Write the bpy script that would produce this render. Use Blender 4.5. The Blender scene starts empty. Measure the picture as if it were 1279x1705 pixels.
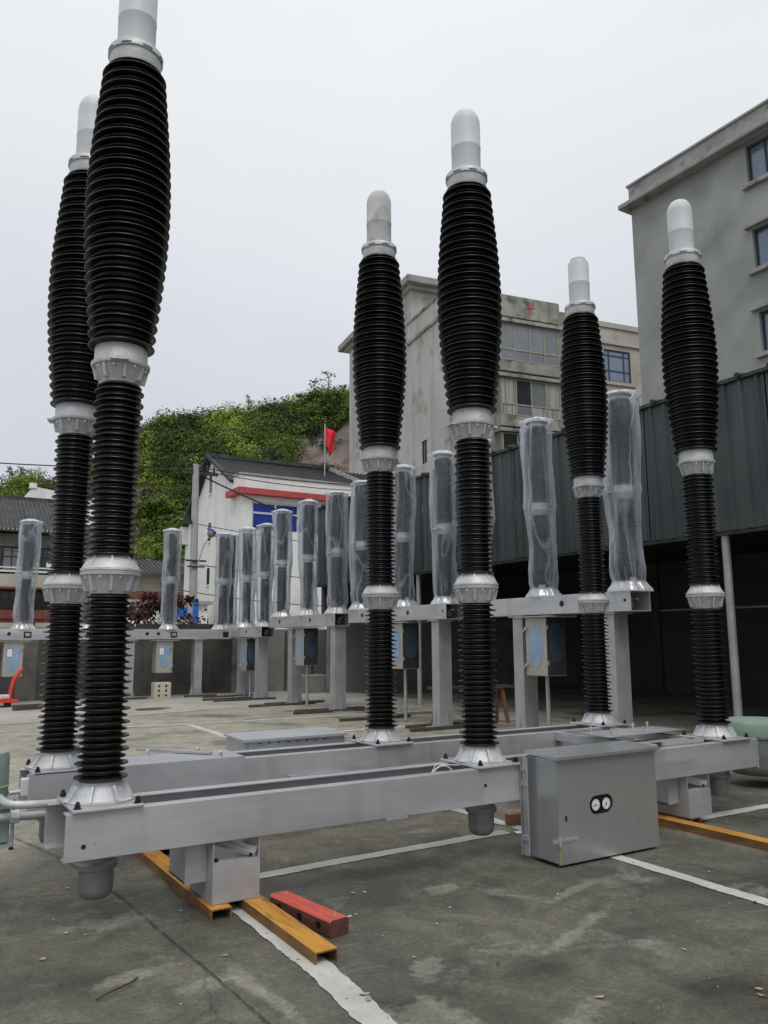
import bpy, math, random
import numpy as np
from mathutils import Matrix, Vector

# ------------------------------------------------------------------ camera, world, light, exposure
S = bpy.context.scene
COL = S.collection
cam_d = bpy.data.cameras.new('camera')
cam_d.sensor_fit = 'VERTICAL'
cam_d.sensor_height = 24.0
cam_d.sensor_width = 18.0
cam_d.lens = 24.0 * 1331.5 / 1705.0
cam_d.clip_start = 0.05
cam_d.clip_end = 2000
cam = bpy.data.objects.new('camera', cam_d)
COL.objects.link(cam)
cr = Vector((0.85402, -0.52021, -0.00484)); cu = Vector((-0.07777, -0.13686, 0.98753)); cf = Vector((0.51439, 0.84300, 0.15734))
M4 = Matrix((cr, cu, -cf)).transposed().to_4x4()
M4.translation = Vector((0, 0, 1.37))
cam.matrix_world = M4
S.camera = cam

SUN_EL, SUN_AZ = math.radians(58), math.radians(200)
world = bpy.data.worlds.new('World'); S.world = world
world.use_nodes = True
wn, wl = world.node_tree.nodes, world.node_tree.links
wn.clear()
w_out = wn.new('ShaderNodeOutputWorld'); w_bg = wn.new('ShaderNodeBackground')
w_sky = wn.new('ShaderNodeTexSky'); w_sky.sky_type = 'NISHITA'; w_sky.sun_disc = False
w_sky.sun_elevation = SUN_EL; w_sky.sun_rotation = SUN_AZ
w_tc = wn.new('ShaderNodeTexCoord'); w_sep = wn.new('ShaderNodeSeparateXYZ')
w_ramp = wn.new('ShaderNodeValToRGB')
w_ns = wn.new('ShaderNodeTexNoise'); w_ns.inputs['Scale'].default_value = 1.6; w_ns.inputs['Detail'].default_value = 3
w_map = wn.new('ShaderNodeMapping'); w_map.inputs['Scale'].default_value = (1, 1, 2.2)
w_cl = wn.new('ShaderNodeMixRGB'); w_cl.blend_type = 'MULTIPLY'; w_cl.inputs[0].default_value = 1
w_nr = wn.new('ShaderNodeValToRGB')
w_nr.color_ramp.elements[0].position = 0.3; w_nr.color_ramp.elements[0].color = (9.3, 9.3, 9.4, 1)
w_nr.color_ramp.elements[1].position = 0.7; w_nr.color_ramp.elements[1].color = (10.4, 10.4, 10.35, 1)
e = w_ramp.color_ramp.elements
e[0].position = 0.0; e[0].color = (0.55, 0.565, 0.61, 1)
e[1].position = 1.0; e[1].color = (1.12, 1.12, 1.12, 1)
for p, c in ((0.18, (0.58, 0.60, 0.655, 1)), (0.38, (0.69, 0.715, 0.765, 1)), (0.60, (0.85, 0.875, 0.89, 1))):
    k = e.new(p); k.color = c
w_mix = wn.new('ShaderNodeMixRGB'); w_mix.inputs[0].default_value = 0.93
wl.new(w_tc.outputs['Generated'], w_sep.inputs[0]); wl.new(w_sep.outputs['Z'], w_ramp.inputs[0])
wl.new(w_tc.outputs['Generated'], w_map.inputs[0]); wl.new(w_map.outputs[0], w_ns.inputs['Vector'])
wl.new(w_ns.outputs['Fac'], w_nr.inputs[0])
wl.new(w_ramp.outputs[0], w_cl.inputs[1]); wl.new(w_nr.outputs[0], w_cl.inputs[2])
wl.new(w_sky.outputs[0], w_mix.inputs[1]); wl.new(w_cl.outputs[0], w_mix.inputs[2])
wl.new(w_mix.outputs[0], w_bg.inputs['Color']); w_bg.inputs['Strength'].default_value = 0.1
wl.new(w_bg.outputs[0], w_out.inputs['Surface'])

sun_d = bpy.data.lights.new('sun', 'SUN'); sun_d.energy = 1.1; sun_d.angle = math.radians(30); sun_d.color = (1, 0.97, 0.92)
sun = bpy.data.objects.new('sun', sun_d); COL.objects.link(sun)
sd = Vector((math.cos(SUN_EL) * math.sin(SUN_AZ), math.cos(SUN_EL) * math.cos(SUN_AZ), math.sin(SUN_EL)))
sun.rotation_euler = sd.to_track_quat('Z', 'Y').to_euler()
sun.location = (0, 0, 30)
S.view_settings.view_transform = 'Standard'; S.view_settings.look = 'None'
S.view_settings.exposure = 0.1; S.view_settings.gamma = 1; S.view_settings.use_curve_mapping = False
S.render.engine = 'CYCLES'
S.cycles.transparent_max_bounces = 24
S.cycles.max_bounces = 6
S.render.resolution_x = 768; S.render.resolution_y = 1024

# ------------------------------------------------------------------ helpers
rnd = random.Random(7)
nrs = np.random.RandomState(5)
PI = math.pi

def lin(v):
    v /= 255.0
    return v / 12.92 if v <= 0.04045 else ((v + 0.055) / 1.055) ** 2.4

class MB:
    """collects geometry, then builds one mesh object"""
    def __init__(s):
        s.v = []; s.f = []; s.m = []; s.mi = 0
    def add(s, vs, fs):
        o = len(s.v); s.v += [tuple(p) for p in vs]; s.f += [tuple(i + o for i in f) for f in fs]; s.m += [s.mi] * len(fs)
        return s
    def box(s, x0, x1, y0, y1, z0, z1):
        if x0 > x1: x0, x1 = x1, x0
        if y0 > y1: y0, y1 = y1, y0
        if z0 > z1: z0, z1 = z1, z0
        return s.add([(x0, y0, z0), (x1, y0, z0), (x1, y1, z0), (x0, y1, z0), (x0, y0, z1), (x1, y0, z1), (x1, y1, z1), (x0, y1, z1)],
                     [(0, 3, 2, 1), (4, 5, 6, 7), (0, 1, 5, 4), (1, 2, 6, 5), (2, 3, 7, 6), (3, 0, 4, 7)])
    def obox(s, c, ax, hx, hy, hz):
        """box about c with axes ax (3 vectors)"""
        vs = []
        for sz in (-1, 1):
            for sx, sy in ((-1, -1), (1, -1), (1, 1), (-1, 1)):
                vs.append(Vector(c) + ax[0] * hx * sx + ax[1] * hy * sy + ax[2] * hz * sz)
        return s.add(vs, [(0, 3, 2, 1), (4, 5, 6, 7), (0, 1, 5, 4), (1, 2, 6, 5), (2, 3, 7, 6), (3, 0, 4, 7)])
    def bar(s, a, b, w, h, up=(0, 0, 1)):
        a = Vector(a); b = Vector(b); d = b - a; L = d.length; d.normalize()
        x = d.cross(Vector(up))
        if x.length < 1e-4: x = d.cross(Vector((1, 0, 0)))
        x.normalize(); y = x.cross(d)
        return s.obox((a + b) / 2, (x, y, d), w / 2, h / 2, L / 2)
    def prism(s, pts, a0, a1, axis='y'):
        n = len(pts); vs = []
        for a in (a0, a1):
            for p, q in pts:
                vs.append({'y': (p, a, q), 'x': (a, p, q), 'z': (p, q, a)}[axis])
        fs = [tuple(range(n)), tuple(range(2 * n - 1, n - 1, -1))]
        for i in range(n):
            j = (i + 1) % n; fs.append((i, i + n, j + n, j))
        return s.add(vs, fs)
    def lathe(s, prof, n=32, c=(0, 0), cap0=True, cap1=True, a0=0.0):
        vs = []; fs = []
        for r, z in prof:
            for i in range(n):
                a = a0 + 2 * PI * i / n; vs.append((c[0] + r * math.cos(a), c[1] + r * math.sin(a), z))
        for k in range(len(prof) - 1):
            for i in range(n):
                j = (i + 1) % n; fs.append((k * n + i, k * n + j, (k + 1) * n + j, (k + 1) * n + i))
        if cap0: fs.append(tuple(range(n - 1, -1, -1)))
        if cap1: fs.append(tuple((len(prof) - 1) * n + i for i in range(n)))
        return s.add(vs, fs)
    def tube(s, pts, r, n=10, caps=True):
        pts = [Vector(p) for p in pts]; vs = []; fs = []
        px = None
        for i, p in enumerate(pts):
            d = (pts[min(i + 1, len(pts) - 1)] - pts[max(i - 1, 0)]).normalized()
            if px is None:
                px = d.cross(Vector((0, 0, 1)))
                if px.length < 1e-3: px = d.cross(Vector((1, 0, 0)))
            px = (px - d * px.dot(d)).normalized(); py = d.cross(px)
            rr = r[i] if isinstance(r, (list, tuple)) else r
            for k in range(n):
                a = 2 * PI * k / n; vs.append(p + px * math.cos(a) * rr + py * math.sin(a) * rr)
        for i in range(len(pts) - 1):
            for k in range(n):
                j = (k + 1) % n; fs.append((i * n + k, i * n + j, (i + 1) * n + j, (i + 1) * n + k))
        if caps:
            fs.append(tuple(range(n - 1, -1, -1))); fs.append(tuple((len(pts) - 1) * n + i for i in range(n)))
        return s.add(vs, fs)
    def mesh(s, name, mats, smooth=None):
        me = bpy.data.meshes.new(name)
        me.from_pydata(s.v, [], s.f)
        for m in (mats if isinstance(mats, (list, tuple)) else [mats]): me.materials.append(m)
        if any(s.m): me.polygons.foreach_set('material_index', s.m)
        me.update()
        if smooth is not None:
            me.polygons.foreach_set('use_smooth', [True] * len(s.f))
            me.set_sharp_from_angle(angle=math.radians(smooth))
        return me
    def build(s, name, mats, parent=None, smooth=None, **kw):
        return put(s.mesh(name, mats, smooth), name, parent, **kw)

def put(me, name, parent=None, loc=None, rz=None, label=None, cat=None, group=None, kind=None, bevel=None):
    o = bpy.data.objects.new(name, me); COL.objects.link(o)
    if parent is not None: o.parent = parent
    if loc is not None: o.location = loc
    if rz is not None: o.rotation_euler = (0, 0, rz)
    if bevel:
        b = o.modifiers.new('bevel', 'BEVEL'); b.width = bevel; b.segments = 2; b.limit_method = 'ANGLE'
    tag(o, label, cat, group, kind)
    return o

def tag(o, label=None, cat=None, group=None, kind=None):
    if label: o['label'] = label
    if cat: o['category'] = cat
    if group: o['group'] = group
    if kind: o['kind'] = kind
    return o

def thing(name, label, cat, loc=(0, 0, 0), rz=0, group=None):
    return put(None, name, None, loc, rz, label, cat, group)

def kids(o): return [c for c in bpy.data.objects if c.parent == o]

def copy_tree(o, parent=None):
    c = o.copy(); COL.objects.link(c)
    if parent is not None: c.parent = parent
    for ch in kids_of.get(o.name, ()) or kids(o): copy_tree(ch, c)
    return c
kids_of = {}

# ------------------------------------------------------------------ materials
def mat(name, c1, c2=None, rough=0.5, metal=0.0, scale=4.0, detail=5, bump=0.0, bscale=None, stretch=(1, 1, 1), spots=None,
        spot_scale=1.5, spot_lo=0.55, spot_hi=0.7, rvar=0.0, coord='Object', spec=0.5, hue=0.0, lo=0.35, hi=0.65, streak=None):
    m = bpy.data.materials.new(name); m.use_nodes = True
    nt = m.node_tree; N, L = nt.nodes, nt.links
    b = N['Principled BSDF']
    b.inputs['Roughness'].default_value = rough; b.inputs['Metallic'].default_value = metal
    b.inputs['Specular IOR Level'].default_value = spec
    if c2 is None: c2 = tuple(min(1, x * 1.15) for x in c1)
    tc = N.new('ShaderNodeTexCoord'); mp = N.new('ShaderNodeMapping'); mp.inputs['Scale'].default_value = stretch
    oi = N.new('ShaderNodeObjectInfo'); vm = N.new('ShaderNodeVectorMath'); vm.operation = 'ADD'
    vs = N.new('ShaderNodeVectorMath'); vs.operation = 'SCALE'; vs.inputs[0].default_value = (13.1, 7.7, 5.3)
    L.new(oi.outputs['Random'], vs.inputs['Scale'])
    L.new(tc.outputs[coord], vm.inputs[0]); L.new(vs.outputs[0], vm.inputs[1]); L.new(vm.outputs[0], mp.inputs[0])
    n1 = N.new('ShaderNodeTexNoise'); n1.inputs['Scale'].default_value = scale; n1.inputs['Detail'].default_value = detail
    n1.inputs['Roughness'].default_value = 0.6
    L.new(mp.outputs[0], n1.inputs['Vector'])
    r1 = N.new('ShaderNodeValToRGB'); r1.color_ramp.elements[0].position = lo; r1.color_ramp.elements[1].position = hi
    r1.color_ramp.elements[0].color = (*c1, 1); r1.color_ramp.elements[1].color = (*c2, 1)
    L.new(n1.outputs['Fac'], r1.inputs[0]); out = r1.outputs[0]
    if spots:
        n2 = N.new('ShaderNodeTexNoise'); n2.inputs['Scale'].default_value = spot_scale; n2.inputs['Detail'].default_value = 6
        L.new(mp.outputs[0], n2.inputs['Vector'])
        r2 = N.new('ShaderNodeValToRGB'); r2.color_ramp.elements[0].position = spot_lo; r2.color_ramp.elements[1].position = spot_hi
        mx = N.new('ShaderNodeMixRGB'); mx.inputs[2].default_value = (*spots, 1)
        L.new(n2.outputs['Fac'], r2.inputs[0]); L.new(r2.outputs[0], mx.inputs[0]); L.new(out, mx.inputs[1]); out = mx.outputs[0]
    if streak:
        col, sc, amt = streak
        mp2 = N.new('ShaderNodeMapping'); mp2.inputs['Scale'].default_value = (sc, sc, sc * 0.06)
        L.new(vm.outputs[0], mp2.inputs[0])
        n3 = N.new('ShaderNodeTexNoise'); n3.inputs['Scale'].default_value = 1.0; n3.inputs['Detail'].default_value = 4
        L.new(mp2.outputs[0], n3.inputs['Vector'])
        r3 = N.new('ShaderNodeValToRGB'); r3.color_ramp.elements[0].position = 0.5; r3.color_ramp.elements[1].position = 0.72
        r3.color_ramp.elements[1].color = (amt, amt, amt, 1)
        mx = N.new('ShaderNodeMixRGB'); mx.inputs[2].default_value = (*col, 1)
        L.new(n3.outputs['Fac'], r3.inputs[0]); L.new(r3.outputs[0], mx.inputs[0]); L.new(out, mx.inputs[1]); out = mx.outputs[0]
    L.new(out, b.inputs['Base Color'])
    if rvar:
        mr = N.new('ShaderNodeMapRange'); mr.inputs['To Min'].default_value = max(0.05, rough - rvar); mr.inputs['To Max'].default_value = min(1, rough + rvar)
        L.new(n1.outputs['Fac'], mr.inputs['Value']); L.new(mr.outputs[0], b.inputs['Roughness'])
    if bump:
        nb = N.new('ShaderNodeTexNoise'); nb.inputs['Scale'].default_value = bscale or scale * 6; nb.inputs['Detail'].default_value = 4
        L.new(mp.outputs[0], nb.inputs['Vector'])
        bp = N.new('ShaderNodeBump'); bp.inputs['Strength'].default_value = bump; bp.inputs['Distance'].default_value = 0.01
        L.new(nb.outputs['Fac'], bp.inputs['Height']); L.new(bp.outputs[0], b.inputs['Normal'])
    return m

M = {}
M['alu'] = mat('aluminium_cast', (0.46, 0.47, 0.48), (0.60, 0.61, 0.62), rough=0.5, metal=0.25, scale=14, bump=0.25, bscale=60, spots=(0.36, 0.36, 0.35), spot_scale=7, spot_lo=0.55, spot_hi=0.85)
M['beam'] = mat('silver_painted_steel', (0.46, 0.47, 0.485), (0.57, 0.58, 0.595), rough=0.34, metal=0.42, scale=2.2, stretch=(0.5, 3, 3), bump=0.05, bscale=30, rvar=0.1, spots=(0.37, 0.375, 0.38), spot_scale=2.5, spot_lo=0.52, spot_hi=0.8, streak=((0.34, 0.34, 0.34), 9.0, 0.45))
M['stainless'] = mat('brushed_stainless', (0.48, 0.50, 0.51), (0.51, 0.525, 0.535), rough=0.32, metal=0.7, scale=3, stretch=(12, 12, 0.5), rvar=0.04, spots=(0.42, 0.435, 0.445), spot_scale=1.2)
M['stainless_lt'] = mat('light_stainless', (0.42, 0.43, 0.46), (0.56, 0.57, 0.6), rough=0.35, metal=0.4, scale=3, stretch=(0.6, 8, 1))
M['galv'] = mat('galvanised_steel', (0.35, 0.355, 0.37), (0.44, 0.445, 0.46), rough=0.42, metal=0.3, scale=5, detail=3, bump=0.04)
M['rubber'] = mat('dark_shed_rubber', (0.0045, 0.0045, 0.0055), (0.012, 0.0115, 0.013), rough=0.31, scale=6, rvar=0.12, spec=0.38)
M['rubber_br'] = mat('brown_black_shed_glaze', (0.005, 0.0042, 0.0036), (0.012, 0.0095, 0.0075), rough=0.36, scale=12, rvar=0.1, spec=0.38)
M['collar'] = mat('grey_rubber_collar', (0.12, 0.125, 0.12), (0.17, 0.17, 0.165), rough=0.7)
M['cap'] = mat('white_cap_wrap', (0.55, 0.57, 0.59), (0.64, 0.66, 0.68), rough=0.5, scale=3, stretch=(1, 1, 2), bump=0.2, bscale=14)
M['cap_dirty'] = mat('stained_cap_wrap', (0.45, 0.46, 0.46), (0.6, 0.61, 0.62), rough=0.55, scale=3, spots=(0.3, 0.29, 0.26), spot_scale=5, spot_lo=0.5, spot_hi=0.68)
M['black'] = mat('black_bolt', (0.012, 0.012, 0.012), (0.03, 0.03, 0.03), rough=0.4, metal=0.4)
M['bolt'] = mat('zinc_bolt', (0.5, 0.5, 0.5), (0.7, 0.7, 0.7), rough=0.3, metal=0.7)
M['pot'] = mat('dull_grey_pot', (0.17, 0.175, 0.17), (0.24, 0.245, 0.24), rough=0.45, metal=0.3, scale=6, bump=0.1)
M['orange'] = mat('orange_primer_steel', (0.42, 0.19, 0.025), (0.62, 0.31, 0.035), rough=0.55, scale=3, stretch=(6, 0.8, 6), spots=(0.17, 0.07, 0.03), spot_scale=6, spot_lo=0.5, spot_hi=0.72, bump=0.2)
M['rust'] = mat('rusted_primer_steel', (0.10, 0.055, 0.025), (0.26, 0.12, 0.035), rough=0.7, scale=5, stretch=(4, 1, 4), bump=0.3)
M['redwood'] = mat('red_painted_timber', (0.50, 0.07, 0.045), (0.62, 0.11, 0.08), rough=0.6, scale=5, stretch=(6, 1, 6), spots=(0.20, 0.09, 0.06), spot_scale=7, spot_lo=0.52, spot_hi=0.72, bump=0.3)
M['redside'] = mat('worn_red_brown_side', (0.07, 0.03, 0.02), (0.15, 0.045, 0.03), rough=0.8, scale=9, stretch=(2, 1, 4), spots=(0.28, 0.04, 0.03), spot_scale=8, spot_lo=.6, spot_hi=.75, bump=.3)
M['timber'] = mat('old_dark_timber', (0.035, 0.028, 0.022), (0.10, 0.085, 0.07), rough=0.85, scale=6, stretch=(1, 6, 6), bump=0.4)
M['brown'] = mat('brown_wood', (0.16, 0.07, 0.04), (0.24, 0.11, 0.06), rough=0.7)
M['line'] = mat('worn_line_paint', (0.40, 0.40, 0.37), (0.52, 0.52, 0.49), rough=0.75, scale=5, detail=8, spots=(0.22, 0.215, 0.185), spot_scale=30, spot_lo=0.60, spot_hi=0.78, bump=0.2, coord='Object')
M['crack'] = mat('crack_dirt', (0.03, 0.028, 0.022), (0.06, 0.055, 0.045), rough=0.95, scale=20)
M['patch'] = mat('mortar_patch', (0.21, 0.205, 0.18), (0.30, 0.29, 0.26), rough=0.85, scale=6, spots=(0.13, 0.125, 0.1), spot_scale=9, spot_lo=0.5, spot_hi=0.6)
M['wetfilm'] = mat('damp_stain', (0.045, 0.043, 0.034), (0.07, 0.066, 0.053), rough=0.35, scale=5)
M['apron'] = mat('light_concrete', (0.30, 0.285, 0.25), (0.40, 0.385, 0.345), rough=0.75, scale=0.7, spots=(0.23, 0.22, 0.19), spot_scale=2, bump=0.1)
M['green'] = mat('pale_green_cover', (0.20, 0.29, 0.24), (0.28, 0.37, 0.31), rough=0.6, scale=5, bump=0.1)
M['wall_dirty'] = mat('grimy_concrete_wall', (0.055, 0.055, 0.05), (0.14, 0.137, 0.125), rough=0.9, scale=0.9, detail=8, spots=(0.035, 0.035, 0.03), spot_scale=1.4, spot_lo=0.48, spot_hi=0.7, bump=0.3, streak=((0.2, 0.2, 0.185), 2.2, 0.5))
M['wall_post'] = mat('wall_pier', (0.17, 0.165, 0.15), (0.24, 0.235, 0.215), rough=0.9, scale=2, spots=(0.10, 0.10, 0.09), spot_scale=3)
M['coping'] = mat('dark_coping', (0.04, 0.04, 0.04), (0.08, 0.078, 0.073), rough=0.85)
M['ltcoping'] = mat('light_coping', (0.3, 0.3, 0.28), (0.42, 0.42, 0.4), rough=0.85)
M['render_grey'] = mat('grey_cement_render', (0.265, 0.28, 0.27), (0.365, 0.38, 0.36), rough=0.92, scale=0.32, detail=8, spots=(0.21, 0.225, 0.215), spot_scale=0.6, spot_lo=0.48, spot_hi=0.75, bump=0.15, bscale=6, coord='Object')
M['render_trim'] = mat('cement_trim', (0.27, 0.275, 0.26), (0.36, 0.365, 0.35), rough=0.9, scale=1.3, spots=(0.16, 0.165, 0.15), spot_scale=1.8)
M['render_warm'] = mat('weathered_warm_render', (0.44, 0.44, 0.41), (0.55, 0.55, 0.52), rough=0.92, scale=0.35, detail=7, spots=(0.27, 0.265, 0.235), spot_scale=0.7, bump=0.1, bscale=6, streak=((0.22, 0.22, 0.19), 1.1, 0.45))
M['render_old'] = mat('stained_old_render', (0.27, 0.265, 0.235), (0.40, 0.395, 0.35), rough=0.92, scale=0.8, detail=8, spots=(0.10, 0.10, 0.085), spot_scale=1.4, spot_lo=0.5, spot_hi=0.68, bump=0.1, bscale=6, streak=((0.09, 0.09, 0.08), 1.6, 0.6))
M['stone_clad'] = mat('beige_stone_cladding', (0.38, 0.355, 0.31), (0.46, 0.435, 0.385), rough=0.8, scale=0.6, spots=(0.33, 0.31, 0.27), spot_scale=1)
M['white_wall'] = mat('white_house_render', (0.80, 0.80, 0.785), (0.86, 0.86, 0.845), rough=0.9, scale=0.5, spots=(0.70, 0.69, 0.66), spot_scale=0.9, streak=((0.55, 0.54, 0.51), 1.4, 0.4))
M['cream_wall'] = mat('cream_wall', (0.36, 0.345, 0.29), (0.45, 0.43, 0.37), rough=0.9, scale=1)
M['red_trim'] = mat('red_trim', (0.42, 0.06, 0.06), (0.5, 0.09, 0.09), rough=0.7)
M['maroon'] = mat('maroon_trim', (0.14, 0.035, 0.03), (0.2, 0.05, 0.045), rough=0.7)
M['roof'] = mat('black_roof_tile', (0.012, 0.012, 0.013), (0.028, 0.028, 0.030), rough=0.75, scale=1.2)
M['roof_grey'] = mat('grey_roof_tile', (0.03, 0.032, 0.033), (0.075, 0.078, 0.08), rough=0.8, scale=1.5)
M['glass_lt'] = mat('window_glass_pale', (0.13, 0.15, 0.165), (0.20, 0.22, 0.235), rough=0.12, scale=0.7, spec=1.0)
M['glass_bl'] = mat('window_glass_sky_blue', (0.10, 0.16, 0.24), (0.14, 0.21, 0.30), rough=0.08, scale=0.6, spec=1.0)
M['glass_curt'] = mat('window_with_curtain', (0.22, 0.21, 0.185), (0.45, 0.44, 0.41), rough=0.25, scale=1.2, stretch=(7, 7, 0.15), lo=0.42, hi=0.58, spec=0.8)
M['glass_dark'] = mat('window_glass_dark', (0.012, 0.013, 0.014), (0.035, 0.037, 0.038), rough=0.15, scale=1, spec=0.7)
M['glass_navy'] = mat('deep_blue_glass', (0.012, 0.035, 0.26), (0.02, 0.06, 0.36), rough=0.15, scale=1, spec=0.8)
M['frame_dk'] = mat('dark_window_frame', (0.02, 0.03, 0.035), (0.03, 0.04, 0.045), rough=0.5)
M['frame_al'] = mat('old_aluminium_frame', (0.26, 0.255, 0.21), (0.36, 0.35, 0.28), rough=0.5)
M['frame_wh'] = mat('white_window_frame', (0.6, 0.6, 0.6), (0.68, 0.68, 0.68), rough=0.5)
M['clad'] = mat('green_grey_cladding', (0.026, 0.036, 0.039), (0.042, 0.056, 0.056), rough=0.42, metal=0.1, scale=0.8, spots=(0.045, 0.064, 0.054), spot_scale=0.6, streak=((0.10, 0.125, 0.12), 3.0, 0.4), rvar=0.1)
M['dark_steel'] = mat('dark_steel', (0.02, 0.022, 0.022), (0.04, 0.042, 0.042), rough=0.6)
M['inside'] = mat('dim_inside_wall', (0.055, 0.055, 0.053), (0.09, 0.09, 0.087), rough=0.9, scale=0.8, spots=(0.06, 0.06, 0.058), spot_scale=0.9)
M['inside_lt'] = mat('grey_block_wall', (0.20, 0.20, 0.19), (0.28, 0.28, 0.265), rough=0.9, scale=0.8, spots=(0.14, 0.14, 0.13), spot_scale=1.2)
M['beige_box'] = mat('beige_cabinet_paint', (0.36, 0.345, 0.30), (0.43, 0.41, 0.36), rough=0.45, metal=0.2, scale=2)
M['film'] = mat('blue_protective_film', (0.22, 0.33, 0.47), (0.30, 0.41, 0.54), rough=0.3, scale=4)
M['film_shaded'] = mat('blue_film_shade_painted', (0.10, 0.15, 0.20), (0.15, 0.21, 0.28), rough=0.3, metal=0.6, scale=3)  # same blue film, with the side face's shade put into its colour
M['box_side_shaded'] = mat('box_side_shade_painted', (0.07, 0.072, 0.072), (0.11, 0.112, 0.11), rough=0.4, metal=0.6, scale=2)  # dark colour stands in for shade and dark reflection on the box side
M['paper'] = mat('white_paper', (0.7, 0.72, 0.72), (0.75, 0.77, 0.77), rough=0.6)
M['pale'] = mat('pale_concrete_block', (0.46, 0.42, 0.33), (0.56, 0.52, 0.42), rough=0.9, scale=9)
M['blue'] = mat('blue_paint', (0.02, 0.12, 0.5), (0.03, 0.17, 0.6), rough=0.5)
M['lampblue'] = mat('violet_blue_shell', (0.03, 0.03, 0.28), (0.04, 0.04, 0.36), rough=0.35)
M['red'] = mat('red_paint', (0.6, 0.04, 0.02), (0.7, 0.06, 0.03), rough=0.5)
M['flagred'] = mat('red_flag_cloth', (0.62, 0.01, 0.02), (0.72, 0.015, 0.025), rough=0.7)
M['pink'] = mat('pink_print', (0.55, 0.08, 0.25), (0.65, 0.12, 0.33), rough=0.6)
M['pole'] = mat('concrete_pole', (0.34, 0.34, 0.33), (0.44, 0.44, 0.43), rough=0.9, scale=3)
M['wire'] = mat('dark_wire', (0.02, 0.02, 0.02), (0.03, 0.03, 0.03), rough=0.7)
M['rock'] = mat('brown_rock', (0.12, 0.095, 0.085), (0.25, 0.20, 0.18), rough=0.95, scale=0.35, detail=8, spots=(0.05, 0.05, 0.035), spot_scale=0.5, bump=0.8, bscale=1.5)
M['bark'] = mat('bark', (0.05, 0.04, 0.03), (0.1, 0.08, 0.06), rough=0.95)
M['leaf_dry'] = mat('dry_leaf', (0.32, 0.22, 0.14), (0.5, 0.37, 0.26), rough=0.7, scale=30)
M['leaf_pale'] = mat('pale_leaf', (0.38, 0.37, 0.33), (0.52, 0.51, 0.46), rough=0.7, scale=30)
M['leaf_dark'] = mat('dark_leaf', (0.035, 0.03, 0.02), (0.07, 0.055, 0.04), rough=0.8, scale=30)

def foliage_mat(name, cols, rough=0.7):
    m = bpy.data.materials.new(name); m.use_nodes = True
    N, L = m.node_tree.nodes, m.node_tree.links; b = N['Principled BSDF']
    at = N.new('ShaderNodeAttribute'); at.attribute_name = 'tint'
    r = N.new('ShaderNodeValToRGB'); el = r.color_ramp.elements
    el[0].position = 0; el[0].color = (*cols[0], 1); el[1].position = 1; el[1].color = (*cols[-1], 1)
    for i, c in enumerate(cols[1:-1]):
        k = el.new((i + 1) / (len(cols) - 1)); k.color = (*c, 1)
    L.new(at.outputs['Fac'], r.inputs[0]); L.new(r.outputs[0], b.inputs['Base Color'])
    b.inputs['Roughness'].default_value = rough; b.inputs['Specular IOR Level'].default_value = 0.25
    tr = N.new('ShaderNodeBsdfTranslucent'); mx = N.new('ShaderNodeMixShader'); mx.inputs[0].default_value = 0.35
    L.new(r.outputs[0], tr.inputs['Color']); L.new(b.outputs[0], mx.inputs[1]); L.new(tr.outputs[0], mx.inputs[2])
    L.new(mx.outputs[0], N['Material Output'].inputs['Surface'])
    return m
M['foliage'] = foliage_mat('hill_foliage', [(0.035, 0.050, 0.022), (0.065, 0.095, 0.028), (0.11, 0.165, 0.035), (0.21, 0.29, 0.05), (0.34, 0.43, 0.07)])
M['foliage_red'] = foliage_mat('purple_red_foliage', [(0.03, 0.014, 0.014), (0.055, 0.024, 0.024), (0.09, 0.035, 0.034), (0.05, 0.05, 0.025)])

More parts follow.
